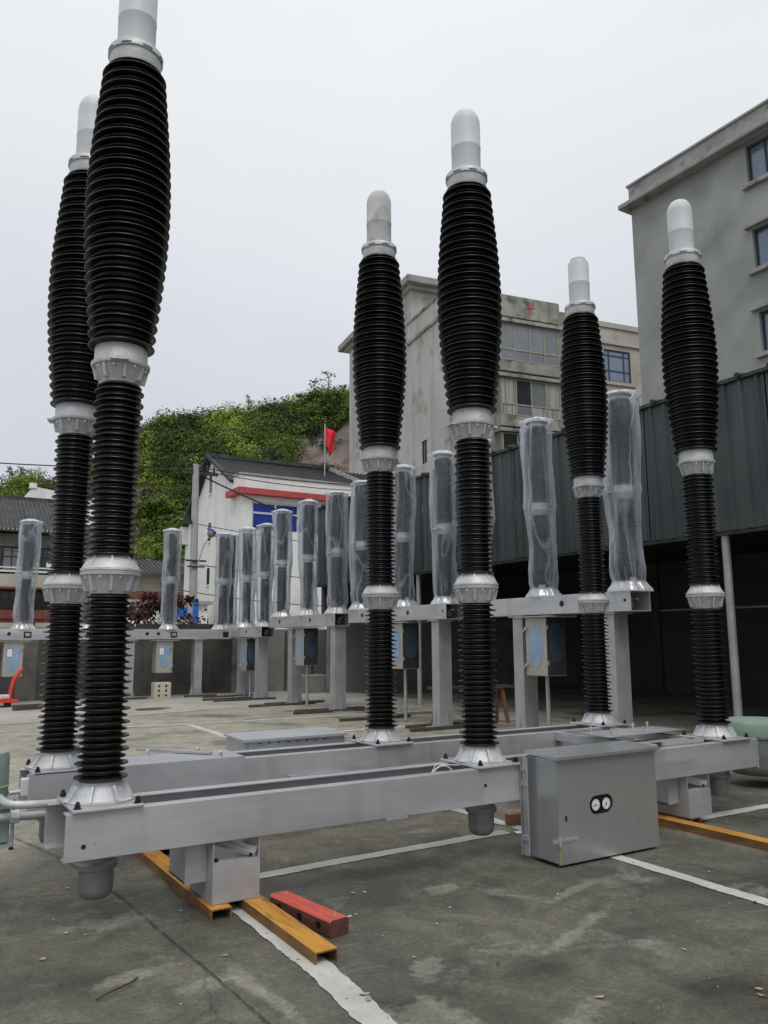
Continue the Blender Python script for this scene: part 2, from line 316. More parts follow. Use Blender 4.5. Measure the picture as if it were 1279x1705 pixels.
def plastic(name, tint=(0.72, 0.79, 0.88), lo=0.17, hi=0.97):
    m = bpy.data.materials.new(name); m.use_nodes = True
    N, L = m.node_tree.nodes, m.node_tree.links; N.remove(N['Principled BSDF'])
    out = N['Material Output']
    tc = N.new('ShaderNodeTexCoord'); oi = N.new('ShaderNodeObjectInfo')
    sc_ = N.new('ShaderNodeVectorMath'); sc_.operation = 'SCALE'; sc_.inputs[0].default_value = (31, 17, 11); L.new(oi.outputs['Random'], sc_.inputs['Scale'])
    av = N.new('ShaderNodeVectorMath'); av.operation = 'ADD'; L.new(tc.outputs['Object'], av.inputs[0]); L.new(sc_.outputs[0], av.inputs[1])
    def noise(scale, st, det, dist, ridge=False):
        mp = N.new('ShaderNodeMapping'); mp.inputs['Scale'].default_value = st; L.new(av.outputs[0], mp.inputs[0])
        ns = N.new('ShaderNodeTexNoise'); ns.inputs['Scale'].default_value = scale; ns.inputs['Detail'].default_value = det; ns.inputs['Distortion'].default_value = dist
        L.new(mp.outputs[0], ns.inputs['Vector'])
        if not ridge: return ns.outputs['Fac']
        a = N.new('ShaderNodeMath'); a.operation = 'SUBTRACT'; a.inputs[1].default_value = 0.5; L.new(ns.outputs['Fac'], a.inputs[0])
        c = N.new('ShaderNodeMath'); c.operation = 'ABSOLUTE'; L.new(a.outputs[0], c.inputs[0]); return c.outputs[0]
    rid = noise(2.0, (1, 1, .32), 2, .5, True)            # sharp crease lines
    fine = noise(9, (1, 1, .5), 4, .6)
    hsum = N.new('ShaderNodeMath'); hsum.operation = 'MULTIPLY_ADD'; hsum.inputs[1].default_value = 2.2; L.new(rid, hsum.inputs[0]); L.new(fine, hsum.inputs[2])
    bp = N.new('ShaderNodeBump'); bp.inputs['Strength'].default_value = 0.5; bp.inputs['Distance'].default_value = 0.02
    L.new(hsum.outputs[0], bp.inputs['Height'])
    lw = N.new('ShaderNodeLayerWeight'); lw.inputs['Blend'].default_value = 0.45
    mr = N.new('ShaderNodeMapRange'); mr.inputs['From Min'].default_value = 0.08; mr.inputs['From Max'].default_value = 0.85
    mr.inputs['To Min'].default_value = lo; mr.inputs['To Max'].default_value = hi
    L.new(lw.outputs['Facing'], mr.inputs['Value'])
    cr_ = N.new('ShaderNodeMapRange'); cr_.inputs['From Min'].default_value = 0.03; cr_.inputs['From Max'].default_value = 0.0
    cr_.inputs['To Min'].default_value = 0; cr_.inputs['To Max'].default_value = 0.28
    L.new(rid, cr_.inputs['Value'])
    ad = N.new('ShaderNodeMath'); ad.operation = 'ADD'; ad.use_clamp = True
    L.new(mr.outputs[0], ad.inputs[0]); L.new(cr_.outputs[0], ad.inputs[1])
    df = N.new('ShaderNodeBsdfDiffuse'); df.inputs['Color'].default_value = (*tint, 1)
    tl = N.new('ShaderNodeBsdfTranslucent'); tl.inputs['Color'].default_value = (*tint, 1)
    gl = N.new('ShaderNodeBsdfGlossy'); gl.inputs['Roughness'].default_value = 0.2
    L.new(bp.outputs[0], df.inputs['Normal']); L.new(bp.outputs[0], gl.inputs['Normal'])
    m1 = N.new('ShaderNodeMixShader'); m1.inputs[0].default_value = 0.5; L.new(df.outputs[0], m1.inputs[1]); L.new(tl.outputs[0], m1.inputs[2])
    m2 = N.new('ShaderNodeMixShader'); m2.inputs[0].default_value = 0.22; L.new(m1.outputs[0], m2.inputs[1]); L.new(gl.outputs[0], m2.inputs[2])
    tp = N.new('ShaderNodeBsdfTransparent'); tp.inputs['Color'].default_value = (0.96, 0.97, 0.98, 1)
    m3 = N.new('ShaderNodeMixShader'); L.new(ad.outputs[0], m3.inputs[0]); L.new(tp.outputs[0], m3.inputs[1]); L.new(m2.outputs[0], m3.inputs[2])
    L.new(m3.outputs[0], out.inputs['Surface'])
    return m
M['bag'] = plastic('clear_plastic_film')
M['bag_bunch'] = plastic('bunched_plastic_film', (0.82, 0.84, 0.87), 0.72, 0.97)

# ground: concrete with damp, stains, pale worn areas and a dark oval under the front beam
def ground_mat():
    m = bpy.data.materials.new('yard_concrete'); m.use_nodes = True
    N, L = m.node_tree.nodes, m.node_tree.links; b = N['Principled BSDF']
    tc = N.new('ShaderNodeTexCoord')
    def noise(sc, det=6, rough=0.6, dist=0.0, st=(1, 1, 1)):
        mp = N.new('ShaderNodeMapping'); mp.inputs['Scale'].default_value = st; L.new(tc.outputs['Object'], mp.inputs[0])
        n = N.new('ShaderNodeTexNoise'); n.inputs['Scale'].default_value = sc; n.inputs['Detail'].default_value = det
        n.inputs['Roughness'].default_value = rough; n.inputs['Distortion'].default_value = dist
        L.new(mp.outputs[0], n.inputs['Vector']); return n.outputs['Fac']
    def ramp(inp, a, c0, c, c1):
        r = N.new('ShaderNodeValToRGB'); r.color_ramp.elements[0].position = a; r.color_ramp.elements[1].position = c
        r.color_ramp.elements[0].color = (*c0, 1); r.color_ramp.elements[1].color = (*c1, 1); L.new(inp, r.inputs[0]); return r.outputs[0]
    def mix(f, a, c, mode='MIX'):
        x = N.new('ShaderNodeMixRGB'); x.blend_type = mode
        for s, i in ((f, 0), (a, 1), (c, 2)):
            if isinstance(s, (int, float)): x.inputs[i].default_value = s
            elif isinstance(s, tuple): x.inputs[i].default_value = (*s, 1)
            else: L.new(s, x.inputs[i])
        return x.outputs[0]
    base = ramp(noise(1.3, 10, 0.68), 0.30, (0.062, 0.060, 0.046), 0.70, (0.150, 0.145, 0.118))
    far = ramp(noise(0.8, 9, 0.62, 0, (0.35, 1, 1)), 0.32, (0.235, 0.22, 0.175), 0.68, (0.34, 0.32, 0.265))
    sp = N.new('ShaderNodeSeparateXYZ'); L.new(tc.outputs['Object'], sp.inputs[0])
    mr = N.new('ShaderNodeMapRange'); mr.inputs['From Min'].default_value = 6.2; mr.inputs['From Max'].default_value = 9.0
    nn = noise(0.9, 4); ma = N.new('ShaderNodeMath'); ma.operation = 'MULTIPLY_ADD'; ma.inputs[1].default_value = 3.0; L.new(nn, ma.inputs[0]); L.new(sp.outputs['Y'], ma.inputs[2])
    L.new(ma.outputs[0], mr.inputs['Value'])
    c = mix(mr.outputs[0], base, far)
    def spot(x, y, rx, ry, rot, thr, hard, ns_, amp):
        """noise-broken oval at a place on the yard -> mask"""
        mp = N.new('ShaderNodeMapping'); mp.vector_type = 'TEXTURE'
        mp.inputs['Location'].default_value = (x, y, 0); mp.inputs['Rotation'].default_value = (0, 0, rot); mp.inputs['Scale'].default_value = (rx, ry, 1)
        L.new(tc.outputs['Object'], mp.inputs[0])
        ln = N.new('ShaderNodeVectorMath'); ln.operation = 'LENGTH'; L.new(mp.outputs[0], ln.inputs[0])
        n = noise(ns_, 7, 0.65); m1 = N.new('ShaderNodeMath'); m1.operation = 'MULTIPLY_ADD'; m1.inputs[1].default_value = amp
        L.new(n, m1.inputs[0]); L.new(ln.outputs['Value'], m1.inputs[2])
        q = N.new('ShaderNodeMapRange'); q.interpolation_type = 'SMOOTHSTEP'
        q.inputs['From Min'].default_value = thr + amp / 2; q.inputs['From Max'].default_value = thr + amp / 2 - hard
        q.inputs['To Min'].default_value = 0; q.inputs['To Max'].default_value = 1
        L.new(m1.outputs[0], q.inputs['Value']); return q.outputs[0]
    def fac(o, k):
        m1 = N.new('ShaderNodeMath'); m1.operation = 'MULTIPLY'; m1.inputs[1].default_value = k; L.new(o, m1.inputs[0]); return m1.outputs[0]
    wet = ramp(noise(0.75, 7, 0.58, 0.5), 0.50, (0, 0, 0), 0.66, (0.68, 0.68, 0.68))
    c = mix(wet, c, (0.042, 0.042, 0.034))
    c = mix(ramp(noise(1.9, 9, 0.66, 0.6), 0.56, (0, 0, 0), 0.70, (0.7, 0.7, 0.7)), c, (0.26, 0.255, 0.225))
    for a_ in ((2.45, 2.75, .42, .13, .15), (3.0, 2.25, .30, .16, .1), (1.75, 3.9, .25, .5, 0), (3.95, 2.2, .3, .2, 0), (2.7, 4.3, .9, .22, .05)):  # darker ovals in the concrete colour, one stretched under the front beam
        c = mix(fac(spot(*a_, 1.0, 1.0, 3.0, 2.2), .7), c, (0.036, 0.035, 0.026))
    for a_ in ((1.36, 3.1, .055, .42, .06), (2.05, 3.0, .16, .10, .5), (2.72, 3.85, .22, .08, .2), (1.15, 3.35, .16, .10, .2), (1.78, 2.66, .18, .2, 0), (0.95, 3.6, .2, .06, .2),
               (3.3, 3.45, .3, .05, .35), (3.78, 4.75, .30, .09, .1), (2.9, 3.0, .5, .05, .4), (2.15, 2.3, .3, .08, .3), (3.2, 1.9, .3, .12, .2), (1.0, 4.3, .3, .1, 0), (4.6, 2.9, .3, .05, .3)):
        c = mix(fac(spot(*a_, 1.0, .5, 5.5, 3.2), .55), c, (0.27, 0.262, 0.225))
    c = mix(0.8, c, ramp(noise(4.2, 9, 0.72, 0.8), 0.34, (0.62, 0.62, 0.60), 0.66, (1.38, 1.38, 1.36)), 'MULTIPLY')
    c = mix(0.7, c, ramp(noise(38, 5, 0.75), 0.36, (0.62, 0.62, 0.60), 0.64, (1.3, 1.3, 1.3)), 'MULTIPLY')
    c2 = mix(0.8, c, ramp(noise(150, 2, 0.6), 0.3, (0.78, 0.78, 0.78), 0.7, (1.25, 1.25, 1.25)), 'MULTIPLY')
    vv = N.new('ShaderNodeTexVoronoi'); vv.feature = 'DISTANCE_TO_EDGE'; vv.inputs['Scale'].default_value = 0.55
    ds = N.new('ShaderNodeMixRGB'); ds.blend_type = 'ADD'; ds.inputs[0].default_value = 0.35
    nz = N.new('ShaderNodeTexNoise'); nz.inputs['Scale'].default_value = 2.2; nz.inputs['Detail'].default_value = 8
    L.new(tc.outputs['Object'], nz.inputs['Vector']); L.new(tc.outputs['Object'], ds.inputs[1]); L.new(nz.outputs['Color'], ds.inputs[2]); L.new(ds.outputs[0], vv.inputs['Vector'])
    ck = ramp(vv.outputs['Distance'], 0.0012, (0.75, 0.75, 0.75), 0.0042, (0, 0, 0))
    brk = ramp(noise(1.1, 3), 0.50, (0, 0, 0), 0.60, (1, 1, 1))
    c2 = mix(mix(1.0, ck, brk, 'MULTIPLY'), c2, (0.03, 0.028, 0.022))
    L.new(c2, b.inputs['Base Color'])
    L.new(ramp(wet, 0.0, (0.70, 0.70, 0.70), 0.55, (0.36, 0.36, 0.36)), b.inputs['Roughness'])
    bp = N.new('ShaderNodeBump'); bp.inputs['Strength'].default_value = 0.35; bp.inputs['Distance'].default_value = 0.006
    L.new(noise(55, 5, 0.7), bp.inputs['Height']); L.new(bp.outputs[0], b.inputs['Normal'])
    b.inputs['Specular IOR Level'].default_value = 0.4
    return m
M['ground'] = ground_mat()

# ------------------------------------------------------------------ ground and markings (x = along the long beams, y = away)
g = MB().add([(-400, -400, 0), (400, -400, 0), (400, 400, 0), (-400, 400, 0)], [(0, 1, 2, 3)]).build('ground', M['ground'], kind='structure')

def strip(name, pts, w, mat_, z, jag=0.0045, step=0.02, r=None, **kw):
    """flat ribbon with ragged edges along a polyline (a list of (x, y) or (x, y, width))"""
    r = r or random.Random(len(pts) * 31 + int(pts[0][0] * 100))
    C = []
    for (a, b) in zip(pts[:-1], pts[1:]):
        wa = a[2] if len(a) > 2 else w; wb = b[2] if len(b) > 2 else w
        n = max(1, int(math.hypot(b[0] - a[0], b[1] - a[1]) / step))
        for i in range(n): t = i / n; C.append((a[0] + (b[0] - a[0]) * t, a[1] + (b[1] - a[1]) * t, wa + (wb - wa) * t))
    C.append((pts[-1][0], pts[-1][1], pts[-1][2] if len(pts[-1]) > 2 else w))
    vs = []; fs = []; jl = jr = 0
    for i, c in enumerate(C):
        p0 = C[max(i - 1, 0)]; p1 = C[min(i + 1, len(C) - 1)]
        nn = Vector((-(p1[1] - p0[1]), p1[0] - p0[0])).normalized()
        jl = jl * .6 + r.uniform(-jag, jag); jr = jr * .6 + r.uniform(-jag, jag)
        vs += [(c[0] + nn.x * (c[2] / 2 + jl), c[1] + nn.y * (c[2] / 2 + jl), z), (c[0] - nn.x * (c[2] / 2 + jr), c[1] - nn.y * (c[2] / 2 + jr), z)]
        k = len(vs)
        if k >= 4: fs.append((k - 4, k - 3, k - 1, k - 2))
    mb = MB().add(vs, fs)
    return mb.build(name, mat_, kind='structure', **kw)

MB().add([(-30, 14.8, .004), (1.6, 14.9, .004), (3.2, 15.2, .004), (6.1, 15.9, .004), (7.5, 15.4, .004), (10.5, 15.3, .004), (10.5, 21, .004), (-30, 21, .004)], [(0, 1, 2, 3, 4, 5, 6, 7)]).build('concrete_apron', M['apron'], kind='structure')
strip('painted_line', [(1.57, 1.5, 0.115), (1.612, 2.7, 0.12), (1.65, 3.2, 0.13), (1.655, 4.35, 0.115)], 0.12, M['line'], 0.004)
strip('painted_line', [(1.75, 4.62), (2.6, 4.66), (3.88, 4.70)], 0.11, M['line'], 0.004)
strip('painted_line', [(3.99, 1.2), (4.02, 2.7), (4.04, 4.62), (4.03, 5.6)], 0.10, M['line'], 0.004)
strip('painted_line', [(4.98, 4.23), (5.5, 4.24), (7.2, 4.22)], 0.11, M['line'], 0.004)
strip('painted_line', [(2.2, 13.55), (4.3, 13.35), (9.4, 13.1)], 0.12, M['line'], 0.004, 0.02)
strip('painted_line', [(4.3, 13.22), (4.22, 10.95)], 0.14, M['line'], 0.004, 0.02)
strip('painted_line', [(4.4, 11.03), (9.4, 10.95)], 0.12, M['line'], 0.004, 0.02)
strip('painted_line', [(4.3, 9.0), (6.6, 8.85)], 0.12, M['line'], 0.004, 0.02)
for pts in ([(1.29, 1.8), (1.27, 2.9), (1.24, 3.5), (1.20, 4.1), (1.17, 4.65), (1.05, 5.6), (0.6, 7.4)],
            [(-1.0, 12.6), (1.6, 12.9), (3.1, 13.0)], [(-2, 9.3), (0.8, 9.4), (2.9, 9.5)],
            [(-6, 14.85), (1.6, 14.95), (3.2, 15.25), (6.1, 15.85)]):
    strip('expansion_joint', pts, 0.006, M['crack'], 0.0085, 0.0022, 0.012)

def blob(name, c, rx, ry, mat_, z, seed, rot=0.0, n=44, rough=0.22):
    r = random.Random(seed); ph = [r.uniform(0, 6.28) for _ in range(8)]
    vs = []
    for i in range(n):
        a = 2 * PI * i / n
        k = 1 + sum(math.sin(a * (j + 2) + ph[j]) * rough / (j + 1.3) for j in range(6)) + r.uniform(-0.05, 0.05)
        x = rx * k * math.cos(a); y = ry * k * math.sin(a)
        vs.append((c[0] + x * math.cos(rot) - y * math.sin(rot), c[1] + x * math.sin(rot) + y * math.cos(rot), z))
    return MB().add(vs, [tuple(range(n))]).build(name, mat_, kind='structure')
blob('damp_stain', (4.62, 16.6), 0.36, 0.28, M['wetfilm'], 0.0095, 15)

# ------------------------------------------------------------------ hill
AX_R = Vector((cr.x, cr.y)).normalized(); AX_F = Vector((cf.x, cf.y)).normalized()
def polar(px, dist):
    """ground point at a bearing (given as a column of the reference survey) and a distance ahead"""
    k = (px - 639.5) / 1331.5 * 1.0
    p = AX_F * dist + AX_R * dist * k * 1.0
    return p
RIDGE = [(-1400, 16), (-400, 15), (-60, 17.6), (0, 18.4), (40, 19.2), (95, 18.0), (160, 21.6), (232, 25.2), (300, 26.2), (400, 27.0), (450, 28.2), (545, 29.2), (600, 29.4), (700, 30), (900, 29), (1400, 24), (2600, 20)]
def ridge(px):
    for (a, za), (b, zb) in zip(RIDGE[:-1], RIDGE[1:]):
        if a <= px <= b: return za + (zb - za) * (px - a) / (b - a)
    return RIDGE[0][1] if px < RIDGE[0][0] else RIDGE[-1][1]
def hill_pt(px, t):
    """t 0..1 foot to ridge, then down the far side"""
    rz = ridge(px) * 1.0
    base = 64
    if t <= 1:
        d = base + (91 - base) * (t ** 0.9); z = rz * (t ** 0.78)
    else:
        d = 91 + (t - 1) * 60; z = rz * (1 - 0.35 * (t - 1) ** 1.2)
    wob = 1.3 * math.sin(px * 0.021 + t * 5) + 0.9 * math.sin(px * 0.05 - t * 9)
    p = polar(px, d + wob * (1 if t < 1 else 0.3)); return (p.x, p.y, max(z, 0) - (0.0 if t > 0 else 0.5))
cols_ = list(range(-1400, 2601, 40)); rows_ = [i / 14 for i in range(15)] + [1.2, 1.5, 2.0, 2.6]
vs = [hill_pt(c, t) for t in rows_ for c in cols_]
fs = []
nc = len(cols_)
for j in range(len(rows_) - 1):
    for i in range(nc - 1): fs.append((j * nc + i, j * nc + i + 1, (j + 1) * nc + i + 1, (j + 1) * nc + i))
hill = MB().add(vs, fs).build('hill', M['rock'], kind='structure', smooth=60)

def leaf_cloud(centers, radii, per, size, tints, flat=0.75, seed=1, shell=0.55):
    """leaf-sized quads spread through crowns; returns verts, faces count arrays"""
    r = np.random.RandomState(seed)
    n = len(centers); per = np.asarray(per); idx = np.repeat(np.arange(n), per); K = len(idx)
    d = r.normal(size=(K, 3)); d /= np.linalg.norm(d, axis=1)[:, None]
    rad = (shell + (1 - shell) * r.rand(K)) ; rad = np.where(r.rand(K) < 0.25, r.rand(K), rad)
    lump = 1 + 0.22 * np.sin(d[:, 0] * 4 + idx * 1.7) + 0.18 * np.sin(d[:, 1] * 5 + idx * 2.3) + 0.15 * np.sin(d[:, 2] * 6 + idx)
    c = np.asarray(centers)[idx] + d * (rad * lump * np.asarray(radii)[idx])[:, None] * np.array([1, 1, flat])
    nrm = d * 0.9 + r.normal(size=(K, 3)) * 0.38 + np.array([0, 0, 0.55]); nrm /= np.linalg.norm(nrm, axis=1)[:, None]
    t = np.cross(nrm, r.normal(size=(K, 3))); t /= np.linalg.norm(t, axis=1)[:, None]; b = np.cross(nrm, t)
    s = size * (0.6 + 0.8 * r.rand(K))[:, None] if np.isscalar(size) else np.asarray(size)[idx][:, None] * (0.6 + 0.8 * r.rand(K))[:, None]
    q = np.stack([c - t * s * 0.5, c - b * s * 0.33, c + t * s * 0.5, c + b * s * 0.33], 1).reshape(-1, 3)
    tint = np.clip(np.asarray(tints)[idx] + r.normal(size=K) * 0.05, 0, 1)
    return q, tint

def quads_obj(name, q, tint, mat_, parent=None, **kw):
    me = bpy.data.meshes.new(name); n = len(q) // 4
    me.vertices.add(n * 4); me.vertices.foreach_set('co', q.astype(np.float32).ravel())
    me.loops.add(n * 4); me.loops.foreach_set('vertex_index', np.arange(n * 4, dtype=np.int32))
    me.polygons.add(n); me.polygons.foreach_set('loop_start', np.arange(0, n * 4, 4, dtype=np.int32))
    me.polygons.foreach_set('loop_total', np.full(n, 4, dtype=np.int32))
    me.update(calc_edges=True)
    a = me.attributes.new('tint', 'FLOAT', 'POINT'); a.data.foreach_set('value', np.repeat(tint, 4).astype(np.float32))
    me.materials.append(mat_)
    return put(me, name, parent, **kw)

cs, rs, ps, ts, szs = [], [], [], [], []
hr = random.Random(11)
def rocky(px, t):
    return (492 < px < 640 and 0.42 < t < 0.80 and hr.random() < 0.96) or (200 < px < 264 and 0.36 < t < 0.68 and hr.random() < 0.93)
for k in range(2300):
    px = hr.uniform(-160, 760) if k < 2050 else hr.choice([hr.uniform(-900, -160), hr.uniform(760, 2200)])
    t = hr.random() ** 0.85 * 1.04
    if rocky(px, t): continue
    x, y, z = hill_pt(px, t)
    R = hr.uniform(0.9, 2.0)
    cs.append((x, y, z + R * 0.35)); rs.append(R); ps.append(int(170 + 130 * R)); szs.append(0.27)
    crown_tint = 0.42 + 0.16 * math.sin(px * 0.031 + 2 * t) + 0.13 * math.sin(px * 0.085 + t * 17)  # leaf colour from dark to yellow green, varying across the slope
    if t > 0.9: crown_tint += 0.12
    ts.append(min(1, max(0, crown_tint + hr.gauss(0, 0.2) + (.35 if hr.random() < .12 else 0))))
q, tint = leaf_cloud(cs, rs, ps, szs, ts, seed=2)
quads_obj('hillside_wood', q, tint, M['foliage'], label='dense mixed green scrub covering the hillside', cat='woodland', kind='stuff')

def tree(name, label, x, y, z, h, R, seed, mat_=None, lim=5, leaves=220, size=0.35, tint=0.3, group=None, trunk_r=0.09, airy=True):
    r = random.Random(seed); t = thing(name, label, 'tree', (x, y, z), 0, group)
    mb = MB(); pts = [(0, 0, -0.6)]; px_ = py_ = 0
    for i in range(1, 5):
        px_ += r.uniform(-.06, .06) * h; py_ += r.uniform(-.06, .06) * h; pts.append((px_ * .5, py_ * .5, h * i / 5))
    mb.tube(pts, [trunk_r * (1 - .16 * i) for i in range(5)], 7)
    ends = [pts[-1]]
    for i in range(lim):
        k = r.randint(1, 4); a = r.uniform(0, 6.28); L = R * r.uniform(.6, 1.05); p = Vector(pts[k])
        e_ = p + Vector((math.cos(a) * L, math.sin(a) * L, h * r.uniform(.1, .3))); mid = (p + e_) / 2 + Vector((0, 0, .06 * h))
        mb.tube([p, mid, e_], [trunk_r * .5, trunk_r * .33, trunk_r * .15], 5); ends.append(tuple(e_)); ends.append(tuple(mid))
    mb.build('trunk', M['bark'], t)
    C = [(p[0], p[1], p[2]) for p in ends]; n = len(C)
    q_, t_ = leaf_cloud(C, [R * r.uniform(.28, .5) for _ in C], [leaves // n] * n, [size] * n, [tint + r.uniform(-.15, .15) for _ in C], seed=seed, shell=.2)
    quads_obj('crown', q_, t_, mat_ or M['foliage'], t)
    return t
ridge_trees = [(262, 1.7, .8, .02, 'dark wispy tree at the left end of the hilltop'), (292, 1.5, .9, .05, 'low dark tree second along the ridge from the left'),
    (322, 2.0, .8, .25, 'pale sparse tree on the bare part of the ridge'), (341, 2.0, .7, .05, 'small dark spiky tree on the ridge above the utility pole'),
    (364, 2.2, .95, .0, 'dense dark round tree standing on the ridge above the gable'), (385, 1.8, .5, .1, 'very thin sapling on the ridge beside the round dark tree'),
    (407, 3.4, 1.2, .62, 'tall pale green airy tree on the ridge'), (432, 1.6, .7, .1, 'small dark tree right of the pale airy ridge tree'),
    (453, 3.2, .7, .12, 'tall narrow dark conifer on the ridge'), (467, 2.6, 1.0, .1, 'dark spreading tree beside the narrow ridge conifer'),
    (497, 1.8, .9, .3, 'short bushy tree near the middle of the high ridge'), (519, 3.0, 1.2, .08, 'dark layered tree left of the topmost ridge tree'),
    (544, 4.2, 1.2, .05, 'topmost sparse dark tree on the ridge above the flag'), (572, 2.6, .8, .05, 'thin dark tree on the ridge next to the apartment block'),
    (8, 2.6, 1.0, .05, 'dark sparse tree on the left hill at the picture edge'), (22, 3.0, 1.0, .08, 'second sparse tree on the left hill'),
    (47, 2.6, 1.6, .35, 'rounded bright green tree topping the left hill'), (85, 1.6, 1.2, .2, 'low green tree on the left hill next to the black columns')]
for i, (px, h, R, tn, lb) in enumerate(ridge_trees):
    x, y, z = hill_pt(px, 0.97)
    tree('tree', lb, x, y, z + .3, h * .8, R * .8, 100 + i, tint=tn + .12, size=.2, leaves=110 if tn < .3 else 240, group='trees along the ridge', trunk_r=.07)
# brighter crowns near the hill foot
for i, (px, t, R, lb) in enumerate([(262, .13, 2.6, 'bright green rounded tree at the foot of the hill'), (245, .33, 2.2, 'yellow green tree higher up beside the rock face'), (300, .25, 2.4, 'mid green tree on the slope behind the utility pole')]):
    x, y, z = hill_pt(px, t)
    tree('tree', lb, x, y, z, 3.4, R, 140 + i, tint=.72 - .1 * i, size=.4, leaves=1500, lim=9, trunk_r=.16)

# ------------------------------------------------------------------ generic wall with openings, windows
def wall_cells(mb, a0, a1, z0, z1, holes, y0, y1, axis='x'):
    """solid wall in the plane of axis, with rectangular holes (a0,a1,z0,z1)"""
    xs = sorted({a0, a1, *[min(max(h[0], a0), a1) for h in holes], *[min(max(h[1], a0), a1) for h in holes]})
    zs = sorted({z0, z1, *[h[2] for h in holes], *[h[3] for h in holes]})
    for i in range(len(xs) - 1):
        for j in range(len(zs) - 1):
            cx = (xs[i] + xs[i + 1]) / 2; cz = (zs[j] + zs[j + 1]) / 2
            if any(h[0] < cx < h[1] and h[2] < cz < h[3] for h in holes): continue
            if axis == 'x': mb.box(xs[i], xs[i + 1], y0, y1, zs[j], zs[j + 1])
            else: mb.box(y0, y1, xs[i], xs[i + 1], zs[j], zs[j + 1])
    return mb

def window(parent, a0, a1, z0, z1, y, vb, hb, fmat, gmat, axis='x', d=0.06, fw=0.06, out=-1, name='window', gmats=None):
    """frame mesh + one pane object per light; y is the outer plane, out the outward sign"""
    yi = y - out * d
    f = MB()
    def bx(p0, p1, q0, q1):
        if axis == 'x': f.box(p0, p1, y, yi, q0, q1)
        else: f.box(y, yi, p0, p1, q0, q1)
    vb = [a0] + [a0 + (a1 - a0) * t for t in vb] + [a1]; hb = [z0] + [z0 + (z1 - z0) * t for t in hb] + [z1]
    for k, a in enumerate(vb):
        s = max(a0, a - fw / 2) if k else a0; s2 = min(a1, a + fw / 2) if k < len(vb) - 1 else a1
        if k == 0: s2 = a0 + fw
        if k == len(vb) - 1: s = a1 - fw
        bx(s, s2, z0, z1)
        if k < len(vb) - 1:
            l = a0 + fw if k == 0 else a + fw / 2; nx = vb[k + 1]; rr = a1 - fw if k == len(vb) - 2 else nx - fw / 2
            for m_, z in enumerate(hb):
                lo_ = z0 if m_ == 0 else (z1 - fw if m_ == len(hb) - 1 else z - fw / 2)
                bx(l, rr, lo_, lo_ + fw)
    w = f.build(name, fmat, parent)
    yp = y - out * d * .5; i = 0
    for k in range(len(vb) - 1):
        for m_ in range(len(hb) - 1):
            p = MB(); g_ = (gmats[i % len(gmats)] if gmats else gmat); i += 1
            A, B, Z0, Z1 = vb[k] + fw * .4, vb[k + 1] - fw * .4, hb[m_] + fw * .4, hb[m_ + 1] - fw * .4
            if axis == 'x': p.box(A, B, yp - .006, yp + .006, Z0, Z1)
            else: p.box(yp - .006, yp + .006, A, B, Z0, Z1)
            p.build('pane', g_, w)
    return w

# ------------------------------------------------------------------ big grey rendered building on the right
gb = thing('rendered_building', 'grey cement rendered building with projecting cornice at upper right', 'building', (24, 20.2, 0))
# local: x = into the building, y = along (toward camera is -y)
holes = [(-7.3, -5.05, z, z + 1.4) for z in (16.8, 13.7, 10.75, 7.7)] + [(-11.5, -9.5, z, z + 1.4) for z in (16.8, 13.7, 10.75, 7.7)]
w_ = MB(); wall_cells(w_, -34, 0, 0, 18.3, holes, 0, .3, axis='y'); w_.build('wall', M['render_grey'], gb)
MB().box(.3, 14, -.3, 0, 0, 18.3).build('end_wall', M['render_grey'], gb)
MB().box(.3, 14, -34, -33.7, 0, 18.3).build('end_wall', M['render_grey'], gb)
MB().box(.31, .6, -33, -1, 5, 18.2).build('dark_interior', M['dark_steel'], gb)
MB().box(-.45, 14.2, -34.3, .30, 18.3, 18.5).build('cornice', M['render_trim'], gb, bevel=.04)
MB().box(-.05, 14.05, -34.1, .05, 18.5, 19.28).build('parapet', M['render_trim'], gb)
MB().box(-.12, 14.1, -34.2, .12, 19.28, 19.36).build('coping', M['render_trim'], gb)
for h in holes:
    wd = window(gb, h[0], h[1], h[2], h[3], .14, [.36, .72], [], M['frame_dk'], M['glass_bl'], axis='y', fw=.07, d=.08, out=-1)
    MB().box(-.16, 0, h[0] - .16, h[1] + .16, h[2] - .2, h[2] - .05).build('sill', M['render_trim'], gb)
    MB().box(-.2, 0, h[0] - .2, h[1] + .2, h[3] + .05, h[3] + .15).build('lintel', M['render_trim'], gb)

# ------------------------------------------------------------------ apartment block in the middle
P0 = (23.74, 32.19)
ab = thing('apartment_block', 'weathered four storey apartment block with glazed balconies behind the shed', 'building', (P0[0], P0[1], 0), -math.radians(9.4))
# local x = along the front to the right, y = away; front plane y = 0, left side plane x = 0
ZT = 19.6
fh = [(9.75, 11.6, 15.78, 17.66), (9.75, 11.6, 12.7, 14.5), (2.95, 6.2, 16.02, 17.93), (2.95, 6.2, 13.02, 14.85), (2.95, 6.2, 10.0, 11.93)]
w_ = MB(); wall_cells(w_, 0, 9.0, 0, 18.4, fh, 0, .25); w_.build('wall', M['render_old'], ab)
w_ = MB(); wall_cells(w_, 9.0, 19, 0, 19.0, fh, 0, .25); w_.build('wall', M['stone_clad'], ab, label='beige stone clad newer part of the front')
MB().box(8.9, 19, -.12, .1, 17.95, 18.1).box(8.9, 19, -.1, .1, 18.95, 19.25).build('band_course', M['stone_clad'], ab)
MB().box(.25, 18.9, .26, .5, 2, 18.3).build('dark_interior', M['dark_steel'], ab)
MB().box(-.06, 6.5, -.5, .25, 18.42, 19.62).build('parapet', M['render_old'], ab, label='grimy parapet above the left balconies')
MB().box(6.5, 9.0, -.1, .3, 18.40, 19.38).build('parapet', M['render_old'], ab)
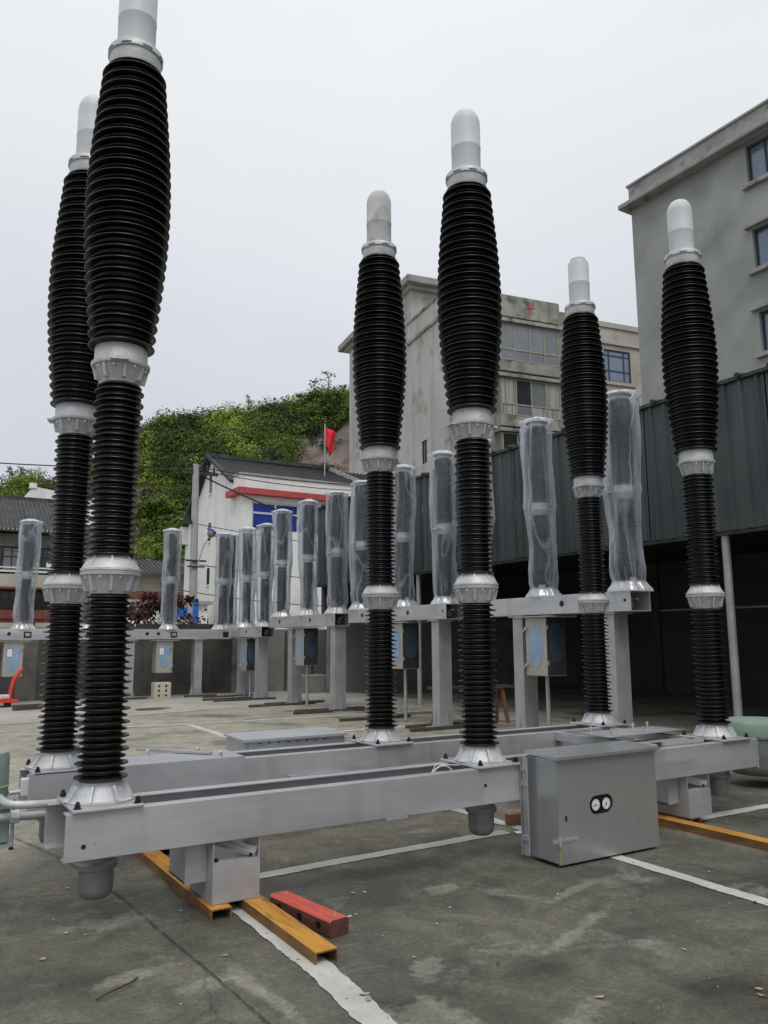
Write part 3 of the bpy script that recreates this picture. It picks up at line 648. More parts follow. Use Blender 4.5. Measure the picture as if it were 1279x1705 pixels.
# left side wall, with a small window low down
w_ = MB(); wall_cells(w_, .25, 5.0, 0, 18.4, [(3.0, 3.7, 10.9, 12.2)], 0, .25, axis='y'); w_.build('side_wall', M['render_warm'], ab)
MB().box(-.1, .15, .25, 5.45, 18.40, 18.58).box(-.08, .15, .25, 5.45, 19.66, 19.82).build('side_ledge', M['render_old'], ab)
MB().box(-.02, .12, .25, 5.4, 18.58, 19.66).build('side_parapet', M['render_warm'], ab)
window(ab, 3.0, 3.7, 10.9, 12.2, .05, [.5], [], M['frame_dk'], M['glass_dark'], axis='y')
# higher stair tower block with overhanging slab
MB().box(0.02, 4.6, 5.0, 15.8, 0, 21.7).build('tower', M['render_warm'], ab)
MB().box(-.5, 5.2, 4.3, 16.9, 21.9, 22.35).build('roof_slab', M['render_trim'], ab, bevel=.05)
MB().box(-.2, 4.8, 4.7, 16.3, 21.7, 21.9).build('slab_ledge', M['render_warm'], ab)
a_ = MB(); a_.tube([(1.0, 6.2, 22.3), (1.0, 6.2, 23.2)], .03, 5).tube([(.6, 6.2, 22.8), (.6, 6.9, 22.9), (1.4, 6.9, 22.85)], .02, 5); a_.build('roof_pipe', M['wire'], ab)
# balconies: projecting slabs with glazing between
for i, (z0, z1) in enumerate(((15.95, 18.0), (12.95, 14.95), (9.95, 11.98))):
    MB().box(2.55, 6.45, -.62, -.005, z0 - .62, z0 - .05).build('balcony_slab', M['render_old'], ab)
    MB().box(2.45, 6.6, -.72, -.005, z1 + .04, z1 + .22).build('balcony_ledge', M['render_old'], ab)
    gm = [M['glass_lt']] if i == 0 else ([M['glass_curt'], M['glass_curt'], M['glass_lt'], M['glass_dark'], M['glass_curt'], M['glass_lt'], M['glass_curt'], M['glass_curt']] if i == 1 else [M['glass_dark']])
    window(ab, 2.65, 6.35, z0, z1, -.55, [.25, .5, .75], [.3], M['frame_al'], M['glass_lt'], fw=.07, d=.08, gmats=gm)
    window(ab, -.5, -.02, z0, z1, 2.62, [.5], [.3], M['frame_al'], M['glass_lt'], axis='y', fw=.07)
    window(ab, -.5, -.02, z0, z1, 6.38, [.5], [.3], M['frame_al'], M['glass_lt'], axis='y', fw=.07, out=1)
    # narrower balcony further right
    MB().box(7.2, 8.8, -.5, -.005, z0 - .5, z0 - .02).build('balcony_slab', M['render_old'], ab)
    window(ab, 7.25, 8.75, z0, z1, -.42, [.33, .66], [.3], M['frame_al'], M['glass_lt'], fw=.08)
    MB().box(7.1, 8.9, -.6, -.005, z1 + .03, z1 + .16).build('balcony_ledge', M['render_old'], ab)
for h in fh[:2]:
    window(ab, h[0], h[1], h[2], h[3], .06, [.2, .76], [.34, .82] if h is fh[0] else [.34], M['frame_dk'], M['glass_bl'], fw=.08)
    MB().box(h[0] - .25, h[1] + .25, -.1, .02, h[2] - .22, h[2] - .02).build('sill', M['stone_clad'], ab)
MB().tube([(6.75, -.12, 14.9), (6.8, -.12, 13.2), (7.2, -.3, 12.6)], .035, 6).build('waste_pipe', M['frame_wh'], ab)
x_ = MB(); x_.bar((4.3, -.506, 18.98), (4.9, -.506, 19.12), .12, .008, (0, 1, 0)).bar((4.52, -.506, 18.75), (4.62, -.506, 19.35), .12, .008, (0, 1, 0)); x_.build('red_mark', M['red_trim'], ab)
ac = MB().box(7.1, 7.55, -.85, -.5, 11.9, 12.4); ac.build('air_conditioner', M['frame_wh'], ab)

# ------------------------------------------------------------------ white house with gable and red stripe
wh = thing('white_house', 'white rendered house with black gable roof and red stripe', 'house', (12.8, 33, 0))
# gable wall plane x=0, y from 1.0 (front) to 8.2 (back), apex y=4.12 z=10.2
gp = [(1.0, 0), (8.0, 0), (8.0, 7.3), (6.84, 7.75), (4.12, 10.15), (1.0, 8.55)]
MB().prism(gp, 0, .3, axis='x').build('gable_wall', M['white_wall'], wh)
rf = MB(); rf.prism([(0.7, 8.5), (0.7, 8.35), (4.12, 10.1), (4.12, 10.25)], -.25, 14, axis='x'); rf.build('roof', M['roof'], wh)
ro = MB(); ro.prism([(7.6, 7.2), (4.12, 10.1), (4.12, 10.25), (7.75, 7.3)], -.25, 14, axis='x'); ro.build('roof', M['roof'], wh)
t_ = MB()
for k in range(60):
    xx = .1 + k * .23; t_.bar((xx, .68, 8.44), (xx, 4.12, 10.27), .08, .06)
t_.build('roof_tile_ridges', M['roof'], wh, kind='stuff')
MB().bar((-.3, 4.12, 10.32), (6.6, 4.12, 10.4), .25, .18).bar((-.28, .65, 8.42), (-.28, 4.12, 10.3), .12, .14).bar((-.28, 7.7, 7.25), (-.28, 4.12, 10.3), .12, .14).build('roof_verge', M['roof_grey'], wh)
MB().bar((6.5, 4.1, 10.35), (8.3, .9, 8.6), .3, .2).build('hip_ridge', M['ltcoping'], wh)
MB().box(.3, 14, 1.0, 8.0, 0, 8.3).build('body', M['white_wall'], wh)
# front block with flat roof
fhh = [(.45, 4.6, 6.15, 7.5)]
w_ = MB(); wall_cells(w_, 0, 9, 0, 7.75, fhh, 0, .25); w_.build('front_wall', M['white_wall'], wh)
MB().box(0, .25, .25, 1.0, 0, 7.75).build('front_return', M['white_wall'], wh)
MB().box(-.18, 9.1, -.18, 1.3, 8.03, 8.62).build('parapet', M['white_wall'], wh)
MB().box(-.3, 9.2, -.3, 1.36, 7.76, 8.03).build('red_stripe', M['red_trim'], wh)
MB().box(-.24, 9.12, -.24, 1.34, 8.62, 8.70).build('coping', M['ltcoping'], wh)
for h in fhh: window(wh, h[0], h[1], h[2], h[3], .05, [.28, .55, .78], [.62], M['frame_wh'], M['glass_navy'], fw=.09)
for z, hh in ((8.45, .9), (6.1, .9), (4.0, .8), (1.9, .5)):
    s_ = MB().box(-.02, .0, 4.05, 4.4, z, z + hh); s_.build('slot_window', M['glass_dark'], wh)
    MB().box(-.06, 0, 3.98, 4.47, z - .08, z - .005).build('sill', M['white_wall'], wh)
MB().box(-.35, 0, 7.6, 7.95, 6.3, 7.2).build('meter_box', M['frame_wh'], wh)

fl = thing('flagpole', 'thin flagpole standing behind the white house roof', 'flagpole', (18.4, 36, 8.6))
MB().tube([(0, 0, 0), (0, 0, 3.85)], .035, 7).build('pole', M['pole'], fl)
fm = MB(); vs = []; fs = []
for i in range(9):
    u = i / 8
    for j in range(7):
        v = j / 6; vs.append((.03 + u * .62 * (1 - .35 * v) + .04 * v, .08 * math.sin(u * 7 + v * 3), -v * (.5 + .95 * (1 - abs(u - .55))) - .25 * u))
for i in range(8):
    for j in range(6): fs.append((i * 7 + j, (i + 1) * 7 + j, (i + 1) * 7 + j + 1, i * 7 + j + 1))
fm.add(vs, fs)
flag = fm.build('flag', M['flagred'], None, loc=(18.4, 36, 12.3), label='limp red flag hanging from the thin flagpole', cat='flag', smooth=60)
sol = flag.modifiers.new('solid', 'SOLIDIFY'); sol.thickness = .01

# ------------------------------------------------------------------ traditional buildings at the left
tb = thing('tiled_house', 'old two storey house with grey tiled roof and dark lattice windows', 'house', (0, 45, 0))
MB().box(-6, 7.9, .6, 8, 0, 6.9).build('body', M['glass_dark'], tb)
r_ = MB(); r_.prism([(-.6, 6.9), (-.6, 7.05), (3.2, 9.2), (3.2, 9.0)], -6.6, 8.4, axis='x'); r_.prism([(3.2, 9.0), (3.2, 9.2), (8.6, 7.05), (8.6, 6.9)], -6.6, 8.4, axis='x'); r_.build('roof', M['roof_grey'], tb)
t_ = MB()
for k in range(72):
    xx = -6.4 + k * .205; t_.bar((xx, -.62, 7.03), (xx, 3.2, 9.2), .09, .09)
t_.build('roof_tile_row', M['roof_grey'], tb, kind='stuff')
t_ = MB()
for k in range(72):
    xx = -6.4 + k * .205; t_.box(xx - .04, xx + .04, -.67, -.62, 6.98, 7.06)
t_.build('eave_tile_end', M['cream_wall'], tb, kind='stuff')
MB().box(-6.6, 8.4, 3.1, 3.3, 9.15, 9.35).build('ridge', M['roof_grey'], tb)
MB().box(-6, 7.9, .35, .6, 6.25, 6.9).build('frieze', M['wall_post'], tb)
MB().box(-6, 7.9, -.5, .6, 4.85, 4.95).box(-6, 7.9, -.52, -.46, 5.05, 5.12).build('balcony_rail', M['frame_wh'], tb)
MB().box(-6, 7.9, -.5, .55, 4.1, 4.75).build('balcony_front', M['cream_wall'], tb)
MB().box(-6, 7.9, -.55, .58, 4.0, 4.1).box(-6, 7.9, -.2, .5, 2.5, 2.95).build('maroon_band', M['maroon'], tb)
MB().box(-6, 7.9, -.1, .5, 0, 2.5).build('ground_floor', M['maroon'], tb)
for k in range(8):
    MB().box(-5.6 + k * 1.7, -4.6 + k * 1.7, -.14, -.1, .7, 2.3).build('panel', M['cream_wall'], tb)
for k in range(9):
    x0 = -5.9 + k * 1.5
    window(tb, x0, x0 + 1.35, 5.0, 6.2, .5, [.33, .66], [.6], M['frame_dk'], M['glass_lt'] if k % 3 == 1 else M['glass_dark'], fw=.06)
    window(tb, x0, x0 + 1.35, 3.0, 3.95, .5, [.33, .66], [.5], M['frame_dk'], M['glass_lt'] if k % 4 == 1 else M['glass_dark'], fw=.06)
MB().box(6.1, 6.25, -.52, -.5, 5.15, 5.4).box(6.6, 6.85, -.52, -.5, 5.15, 5.4).build('notice', M['paper'], tb)

wr = thing('white_gabled_house', 'small white building with stepped gable behind the tiled roof', 'house', (6.9, 60, 0))
MB().prism([(0, 0), (6, 0), (6, 11.5), (2.2, 11.95), (.9, 12.1), (.55, 11.7), (0, 10.95)], 0, 5, axis='y').build('body', M['white_wall'], wr)
MB().box(.6, 1.05, -.1, .3, 12.0, 12.35).build('finial', M['white_wall'], wr)

lr = thing('low_tiled_building', 'low building with dark tiled roof behind the purple bush', 'building', (8.0, 45, 0))
MB().box(0, 6.4, .4, 6, 0, 5.0).build('body', M['cream_wall'], lr)
MB().box(0, 6.4, .33, .39, 0, 4.1).build('brick_band', M['brown'], lr)
MB().prism([(-.2, 4.95), (-.2, 5.05), (3.2, 6.1), (6.4, 5.0), (6.4, 4.9), (3.2, 5.95)], -.4, 6.8, axis='x').build('roof', M['roof_grey'], lr)
rw = MB()
for k in range(28): rw.bar((-.3 + k * .25, -.2, 5.07), (-.3 + k * .25, 3.2, 6.13), .09, .07)
rw.build('roof_tile_row', M['roof_grey'], lr, kind='stuff')

# background whitish low houses behind the purple bush
hb = thing('pale_outbuilding', 'pale rendered outbuilding behind the purple bush', 'building', (7.2, 34, 0))
MB().box(0, 4.5, 0, 3, 0, 2.9).build('body', M['white_wall'], hb)
MB().box(-.2, 4.7, -.2, 3.2, 2.9, 3.05).build('roof', M['ltcoping'], hb)

# ------------------------------------------------------------------ boundary wall behind the left row
bw = thing('boundary_wall', 'grimy concrete boundary wall with dark coping behind the wrapped breakers', 'wall', (0, 20.6, 0))
w_ = MB(); w_.box(-12, 7.9, 0, .22, 0, 1.62); w_.build('wall_face', M['wall_dirty'], bw)
for x in (-5.5, -2.5, .5, 2.75, 8.0): MB().box(x - .22, x + .22, -.08, .3, 0, 1.60).build('pier', M['wall_post'], bw)
MB().box(-12, 3.4, -.1, .32, 1.625, 1.70).build('coping', M['ltcoping'], bw, label='light coping on the left stretch')
MB().box(3.4, 7.9, -.1, .32, 1.625, 1.72).build('coping', M['coping'], bw)
for x0, x1 in ((4.0, 5.2), (5.3, 6.3), (6.35, 7.4)):
    MB().box(x0, x1, -.02, .24, 1.725, 1.79).build('coping_tile', M['coping'], bw)

# ------------------------------------------------------------------ utility pole, lamp, wires
up = thing('utility_pole', 'tall pale concrete utility pole in front of the white house', 'utility pole', (8.78, 27, 0))
MB().tube([(0, 0, 0), (-.06, 0, 7.5)], [.16, .11], 14).build('pole', M['pole'], up, smooth=60)
c_ = MB(); c_.box(-.5, .75, -.05, .05, 7.15, 7.25)
for k in range(5): c_.lathe([(.03, 7.25), (.05, 7.3), (.03, 7.38), (.05, 7.42), (.02, 7.5)], 8, (-.4 + k * .25, 0))
c_.build('crossarm', M['dark_steel'], up)
MB().box(-.35, .35, -.19, -.13, 4.05, 4.11).box(-.3, .3, -.19, -.13, 3.85, 3.9).build('lamp_bracket', M['dark_steel'], up)
MB().box(-.4, -.2, -.2, 0, 5.35, 5.5).box(-.35, -.28, -.14, -.06, 5.5, 5.65).build('insulator_bracket', M['dark_steel'], up)
MB().box(-.06, .12, -.24, -.17, 1.9, 2.7).build('blue_sign', M['blue'], up)
sl = thing('street_lamp', 'small street lamp with blue shell on a curved arm', 'street lamp', (8.85, 26.8, 4.1))
MB().tube([(0, 0, -.1), (.08, -.05, .3), (.16, -.1, .55), (.3, -.15, .82)], .022, 7).build('arm', M['pole'], sl)
hd = MB(); hd.lathe([(.02, -.16), (.11, -.1), (.15, 0), (.14, .05)], 14, cap1=True); h_ = hd.build('lamp_bowl', M['pot'], sl, loc=(.38, -.15, .93), smooth=50); h_.rotation_euler = (0, .7, 0)
hd = MB(); hd.lathe([(.155, .04), (.15, .09), (.09, .13), (.01, .145)], 14); h_ = hd.build('lamp_shell', M['lampblue'], sl, loc=(.38, -.15, .93), smooth=50); h_.rotation_euler = (0, .7, 0); h_.scale = (1.5, 1, 1)
def wire(label, pts, sag, r=.012, group='overhead wires'):
    o = []
    for a, b in zip(pts[:-1], pts[1:]):
        a = Vector(a); b = Vector(b)
        for i in range(13):
            t = i / 12; p = a.lerp(b, t); p.z -= sag * 4 * t * (1 - t); o.append(p)
    MB().tube(o, r, 5).build('overhead_wire', M['wire'], label=label, cat='cable', group=group)
wire('thick cable from the utility pole sloping down past the blue windows', [(8.7, 27, 7.2), (19.5, 30, 5.4)], .35, .03)
wire('upper thin wire from the utility pole over the black columns', [(-14, 26, 6.9), (8.7, 27, 7.3)], .5, .02)
wire('wire running along the white house parapet', [(8.9, 27, 7.4), (22, 31, 8.9)], .35, .018)
wire('second wire along the white house parapet', [(8.9, 27, 7.3), (22, 31, 8.6)], .4, .018)
wire('thin wire at mid height crossing the white gable', [(8.5, 26.9, 5.4), (19, 29, 5.1)], .15, .014)
wire('lower wire crossing behind the street lamp', [(8.9, 26.9, 3.95), (18, 29, 3.7)], .1, .016)
wire('wire above the low tiled roof', [(-8, 26, 4.6), (8.7, 26.9, 4.1)], .2, .016)
wire('lowest wire sagging past the blue sign', [(8.0, 26.9, 3.1), (17, 28, 2.7)], .2, .016)

# purple bushes
for i, (x, y, h, R, lb) in enumerate([(6.6, 24.2, 1.9, 1.0, 'purple leaved bush left of the wrapped pole beyond the wall'), (5.9, 23.6, 1.5, .8, 'lower purple bush next to the black column beyond the wall'),
                                      (7.2, 24.6, 2.3, .8, 'taller purple leaved shrub directly behind the wrapped pole'), (8.35, 25.2, 1.9, .8, 'sparse purple shrub in front of the utility pole')]):
    tree('tree', lb, x, y, .3, h, R * 1.15, 300 + i, M['foliage_red'], leaves=1500 if i != 3 else 260, size=.13, tint=.5, lim=10, trunk_r=.04)
cv = MB(); cv.box(0, .9, 0, .5, 0, .12).box(.02, .88, .02, .48, .12, .35); cv.build('blue_truck_roof', [M['blue']], loc=(8.2, 28.5, 2.2), label='light blue vehicle roof beside the utility pole', cat='vehicle')
MB().box(8.0, 9.4, 28.4, 29.2, 0, 2.15).build('parked_cart_body', M['frame_wh'], bpy.data.objects['blue_truck_roof']).matrix_parent_inverse = Matrix.Translation((-8.2, -28.5, -2.2))

# ------------------------------------------------------------------ shed with corrugated cladding on the right
SU = 9.5
sh = thing('open_shed', 'open fronted shed with dark green corrugated cladding', 'shed', (SU, 0, 0))
def clad_mesh():
    mb = MB(); pts = []; w = 0.98
    prof = [(0, 0), (.06, 0), (.08, -.03), (.12, -.03), (.14, 0), (.31, 0), (.33, -.03), (.37, -.03), (.39, 0), (.56, 0), (.58, -.03), (.62, -.03), (.64, 0), (.81, 0), (.83, -.03), (.87, -.03), (.89, 0), (w, 0)]
    n = len(prof); vs = []
    for z in (2.79, 4.82):
        for y, x in prof: vs.append((x, y, z))
        for y, x in prof: vs.append((x + .006, y, z))
    fs = []
    for i in range(n - 1):
        fs.append((i, 2 * n + i, 2 * n + i + 1, i + 1)); fs.append((n + i, n + i + 1, 3 * n + i + 1, 3 * n + i))
        fs.append((2 * n + i, 3 * n + i, 3 * n + i + 1, 2 * n + i + 1)); fs.append((i, i + 1, n + i + 1, n + i))
    return mb.add(vs, fs).mesh('cladding_panel', M['clad'])
cm = clad_mesh()
for k in range(31): put(cm, 'cladding_panel', sh, loc=(0, -12 + k, rnd.uniform(-.012, .012)))
re_ = MB()
for k in range(66):
    y = -12 + k * .47; re_.tube([(-.10, y, 4.845), (.3, y, 4.905)], .038, 8)
re_.box(-.06, .2, -12.2, 19.0, 4.80, 4.83)
re_.build('roof_sheet_edge', M['dark_steel'], sh, kind='stuff')
MB().prism([(.02, 4.84), (.02, 4.88), (12, 6.4), (12, 6.35)], -12.2, 19.0, axis='y').build('roof', M['dark_steel'], sh)
MB().box(.012, .1, -12, 19.02, 2.74, 2.86).build('bottom_rail', M['dark_steel'], sh)
posts = [(.02, 6.81), (.02, 14.32), (.02, -.7), (.02, -8.2)]
for i, (x, y) in enumerate(posts): MB().tube([(x + .08, y, 0), (x + .08, y, 2.8)], .05 if i != 0 else .055, 10).build('post', M['galv'], sh, smooth=60)
for y in (6.81, 10.5, 14.32, 3, -.7): MB().box(.2, 7.4, y - .05, y + .05, 3.9, 4.1).build('rafter', M['dark_steel'], sh)
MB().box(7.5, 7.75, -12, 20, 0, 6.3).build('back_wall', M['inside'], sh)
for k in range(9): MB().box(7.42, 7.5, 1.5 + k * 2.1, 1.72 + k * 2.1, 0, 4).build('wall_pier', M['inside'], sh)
MB().box(7.46, 7.5, -12, 20, 2.05, 2.1).build('wall_pipe', M['galv'], sh)
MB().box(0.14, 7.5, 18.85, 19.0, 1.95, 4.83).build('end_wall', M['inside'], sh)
MB().box(0.3, 7.5, 18.86, 19.0, 0, 1.95).build('end_wall', M['inside_lt'], sh)
MB().box(-1.55, 7.5, 20.35, 20.5, 0, 1.66).build('low_wall', M['inside_lt'], sh)
for x in (-1.0, -.3, .5, 1.5, 2.5): MB().box(x, x + .04, 20.26, 20.3, 0, 1.6).build('wall_joint', M['coping'], sh)
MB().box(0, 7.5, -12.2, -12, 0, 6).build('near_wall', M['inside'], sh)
MB().box(2.2, 7.4, -12, 20, 3.3, 3.36).build('ceiling_sheet', M['dark_steel'], sh)
# things inside the shed
pb = thing('poster_board', 'small pink and white carton hanging inside the dark shed', 'carton', (10.6, 9.7, 1.42))
MB().box(0, .03, -.16, .16, .1, .18).build('pink_band', M['pink'], pb); MB().box(.002, .03, -.16, .16, -.1, .1).build('picture', M['timber'], pb)
MB().box(-.006, .002, -.03, .06, -.09, -.03).build('white_patch', M['paper'], pb)
bn = thing('wooden_trestle', 'brown wooden trestle bench standing under the wrapped row', 'bench', (7.9, 10.9, 0), math.radians(-12))
MB().box(-.35, 1.1, -.14, .14, .56, .6).build('top', M['timber'], bn)
for x in (-.22, .95):
    for s_ in (-1, 1): MB().bar((x, s_ * .2, 0), (x + (.04 if x < 0 else -.04), s_ * .08, .56), .05, .05).build('leg', M['brown'], bn)
MB().bar((-.21, -.15, .25), (-.21, .15, .25), .03, .03).build('rail', M['brown'], bn)
rk = thing('steel_rack', 'dark steel frame rack at the far end of the shed', 'rack', (10.2, 19.0, 0))
for x in (0, .9):
    for y in (0, .5): MB().box(x, x + .05, y, y + .05, 0, .95).build('upright', M['dark_steel'], rk)
for z in (.35, .9): MB().box(0, .95, 0, .55, z, z + .04).build('shelf', M['dark_steel'], rk)
cr8 = MB().box(0, .9, 0, .6, 0, .45); cr8.build('grey_crate', M['inside_lt'], loc=(9.1, 19.2, 0), label='pale grey crate by the shed end wall', cat='crate', bevel=.02)

# ------------------------------------------------------------------ insulator meshes
def sheds(z0, z1, npair, rc, rb, rs, seg=56, fr=None, cap=True):
    """alternating large and small sheds; fr(z) scales radii for a barrel"""
    prof = [(rc, z0)]; p = (z1 - z0) / npair
    for i in range(npair):
        for k, R in ((0, rb), (1, rs)):
            z = z0 + p * (i + .5 * k) + p * .06
            f = fr(z) if fr else 0
            c = rc + f; RR = R + f
            prof += [(c, z), (RR - .006, z + .002), (RR - .0012, z + .0035), (RR, z + .0065), (RR - .0012, z + .0095), (RR - .005, z + .0115), (c + (RR - c) * (.45 if fr else .35), z + p * (.27 if fr else .2)), (c, z + p * .34)]
    prof.append((rc + (fr(z1) if fr else 0), z1)); prof[0] = (rc + (fr(z0) if fr else 0), z0)
    return MB().lathe(prof, seg)
INS_LO = sheds(.69, 1.615, 14, .089, .130, .116).mesh('lower_insulator', M['rubber_br'], 38)
INS_MID = sheds(1.80, 2.735, 15, .089, .128, .115).mesh('middle_insulator', M['rubber'], 38)
def barrel(z):
    t = (z - 2.93) / (4.60 - 2.93); return .056 * max(0, math.sin(PI * min(1, max(0, t)) ** .95)) ** 1.25
INS_TOP = sheds(2.93, 4.60, 27, .136, .173, .157, 64, barrel).mesh('interrupter_chamber', M['rubber'], 38)

def ribs(mb, r0, z0, r1, z1, n=8, out=.02, w=.010, a0=0.2, tip_in=.012):
    """radial fins on a cone between (r0,z0) and (r1,z1), reaching to the wider radius"""
    R = max(r0, r1)
    for i in range(n):
        a = a0 + 2 * PI * i / n; d = Vector((math.cos(a), math.sin(a), 0)); t = Vector((-math.sin(a), math.cos(a), 0)) * w
        lo_, hi_ = (r0 - .01, z0), (r1 - .01, z1)
        if r0 < r1: tip = [(r0 + .012, z0), (r1 - .004, z1)]
        else: tip = [(r0 - .004, z0), (r1 + .006, z1 - .004)]
        q_ = [d * lo_[0] + Vector((0, 0, z0)), d * (tip[0][0] + out * .6) + Vector((0, 0, z0)), d * (tip[1][0] + out * .6) + Vector((0, 0, z1)), d * hi_[0] + Vector((0, 0, z1))]
        vs = [p - t / 2 for p in q_] + [p + t / 2 for p in q_]
        mb.add(vs, [(0, 1, 2, 3), (7, 6, 5, 4), (0, 4, 5, 1), (1, 5, 6, 2), (2, 6, 7, 3), (3, 7, 4, 0)])
    return mb
CONE = MB(); CONE.lathe([(.165, .590), (.168, .598), (.150, .604), (.105, .668), (.103, .682), (.07, .684)], 48)
ribs(CONE, .152, .604, .106, .672, 8, out=.03, w=.012)
CONE = CONE.mesh('base_cone', M['alu'], 35)
COLR = MB().lathe([(.102, .682), (.104, .69), (.096, .70), (.09, .701)], 40).mesh('rubber_collar', M['collar'], 35)
F1 = MB(); F1.lathe([(.09, 1.605), (.098, 1.607), (.103, 1.622), (.137, 1.698), (.150, 1.702), (.152, 1.716), (.146, 1.719), (.146, 1.722), (.152, 1.725), (.151, 1.735), (.145, 1.737), (.104, 1.803), (.090, 1.812)], 48)
ribs(F1, .103, 1.622, .137, 1.698, 8, out=.024, w=.013); ribs(F1, .145, 1.737, .104, 1.803, 8, out=.006, w=.009)
F1 = F1.mesh('joint_flange', M['alu'], 35)
F2 = MB(); F2.lathe([(.09, 2.725), (.100, 2.728), (.104, 2.745), (.136, 2.815), (.150, 2.820), (.153, 2.828), (.153, 2.840), (.139, 2.842), (.137, 2.925), (.130, 2.937), (.12, 2.94)], 48)
ribs(F2, .104, 2.745, .136, 2.815, 8, out=.024, w=.013)
F2.box(-.178, .178, -.045, .045, 2.822, 2.836)
F2 = F2.mesh('terminal_flange', M['alu'], 35)
TOPC = MB(); TOPC.lathe([(.12, 4.595), (.135, 4.60), (.140, 4.62), (.143, 4.668), (.152, 4.675), (.153, 4.705), (.149, 4.712), (.10, 4.714)], 48)
TOPC.mi = 1
for i in range(8):
    for s_ in (-1, 0, 1):
        a = i * PI / 4 + s_ * .12 + .1; d = Vector((math.cos(a), math.sin(a), 0)); t = Vector((-math.sin(a), math.cos(a), 0))
        TOPC.obox(d * .1515 + Vector((0, 0, 4.684)), (t, d, Vector((0, 0, 1))), .0098, .003, .0028)
TOPC = TOPC.mesh('top_collar', [M['alu'], M['black']], 35)
CAP = MB(); CAP.lathe([(.105, 4.71), (.106, 4.74), (.1065, 4.915), (.1085, 4.92), (.1085, 4.93), (.107, 4.935), (.107, 5.12), (.104, 5.15), (.092, 5.185), (.072, 5.215), (.045, 5.232), (.01, 5.237)], 40)
CAP = CAP.mesh('end_cap', M['cap'], 40)
CAPD = CAP.copy(); CAPD.materials.clear(); CAPD.materials.append(M['cap_dirty'])
CAPF = MB().lathe([(.103, 4.71), (.104, 4.94), (.106, 4.945), (.104, 4.95), (.104, 5.14), (.098, 5.175), (.075, 5.19), (.075, 5.215), (.06, 5.228), (.01, 5.23)], 40).mesh('end_cap', M['cap'], 40)
POT = MB().lathe([(.03, .132), (.055, .134), (.075, .150), (.083, .18), (.084, .27), (.100, .275), (.102, .30), (.09, .31), (.088, .38)], 40).mesh('gas_pot', M['pot'], 40)
PLATE = MB().box(-.165, .165, -.215, .215, .572, .590).mesh('base_plate', M['beam'])
BOLT = MB().lathe([(.014, 0), (.014, .004), (.010, .005), (.010, .014), (.008, .016)], 6).mesh('bolt', M['black'])
NUT = MB().lathe([(.005, -.024), (.006, -.018), (.011, -.017), (.011, 0)], 6).mesh('bolt', M['bolt'])
BIGB = MB().lathe([(.02, 0), (.02, .004), (.014, .005), (.014, .02), (.009, .022), (.009, .032)], 6).mesh('bolt', M['black'])

def pole(root, x, cap=CAP, turn=0.0, pad=None):
    put(PLATE, 'base_plate', root, loc=(x, 0, 0), bevel=.006)
    for sx in (-1, 1):
        for sy in (-1, 1): put(BIGB, 'bolt', root, loc=(x + sx * .14, sy * .185, .590))
    put(CONE, 'base_cone', root, loc=(x, 0, 0), rz=turn)
    put(COLR, 'rubber_collar', root, loc=(x, 0, 0))
    put(INS_LO, 'lower_insulator', root, loc=(x, 0, 0))
    f = put(F1, 'joint_flange', root, loc=(x, 0, 0), rz=turn + .3)
    put(INS_MID, 'middle_insulator', root, loc=(x, 0, 0))
    f2 = put(F2, 'terminal_flange', root, loc=(x, 0, 0), rz=turn - .55 if pad is None else pad)
    for i in range(8):
        a = .2 + PI / 8 + i * PI / 4
        put(NUT, 'bolt', f, loc=(.128 * math.cos(a), .128 * math.sin(a), 1.701)); put(NUT, 'bolt', f2, loc=(.128 * math.cos(a), .128 * math.sin(a), 2.819))
    put(INS_TOP, 'interrupter_chamber', root, loc=(x, 0, 0))
    put(TOPC, 'top_collar', root, loc=(x, 0, 0), rz=turn)
    c = put(cap, 'end_cap', root, loc=(x, 0, 0), rz=turn)
    put(POT, 'gas_pot', root, loc=(x, 0, 0))
    return c

def channel_beam(root, x0, x1, y, s, z0=.355, z1=.570):
    """C section along x, web at y, flanges pointing s"""
    t = .009; w = .072
    mb = MB()
    prof = [(y, z0), (y + s * w, z0), (y + s * w, z0 + t), (y + s * t, z0 + t), (y + s * t, z1 - t), (y + s * w, z1 - t), (y + s * w, z1), (y, z1)]
    if s < 0: prof = prof[::-1]
    mb.prism(prof, x0, x1, axis='x')
    return mb.build('beam_channel', M['beam'], root, bevel=.0025)

SPAN = 2.388
def support(root, x):
    """bolted bracket box under the beam, standing on the steel channels"""
    mb = MB()
    mb.box(x, x + .255, -.186, -.180, .056, .245).box(x, x + .255, -.180, .17, .056, .064)
    mb.box(x, x + .006, -.18, .17, .064, .354).box(x + .249, x + .255, -.18, .17, .064, .354)
    mb.box(x + .006, x + .249, -.186, -.12, .245, .251)
    b = mb.build('support_bracket', M['galv'], root)
    mb = MB(); mb.box(x - .115, x - .002, -.10, -.092, .15, .354).box(x - .115, x - .107, -.092, .17, .15, .354).box(x - .115, x - .002, -.092, .17, .15, .158)
    mb.build('side_bracket', M['galv'], root)
    MB().bar((x + .05, -.02, .335), (x + .24, -.165, .275), .04, .012).bar((x + .05, -.02, .335), (x + .24, -.165, .275), .012, .05).build('brace', M['galv'], root)
    for dx, dy, dz in ((.03, -.15, .252), (.22, -.15, .258), (.03, .1, .064), (.22, .1, .064)): put(BOLT, 'bolt', b, loc=(x + dx, dy, dz))
    sb = MB()
    for dz in (.32, .27, .15): sb.lathe([(.013, 0), (.013, .02)], 6)
    for dx, dz in ((.07, .33), (.2, .33), (.1, .28)):
        o = put(BOLT, 'bolt', b, loc=(x + .012, -.1 + dx, dz)); o.rotation_euler = (0, PI / 2, 0)
        o = put(BOLT, 'bolt', b, loc=(x + .243, -.1 + dx, dz)); o.rotation_euler = (0, -PI / 2, 0)

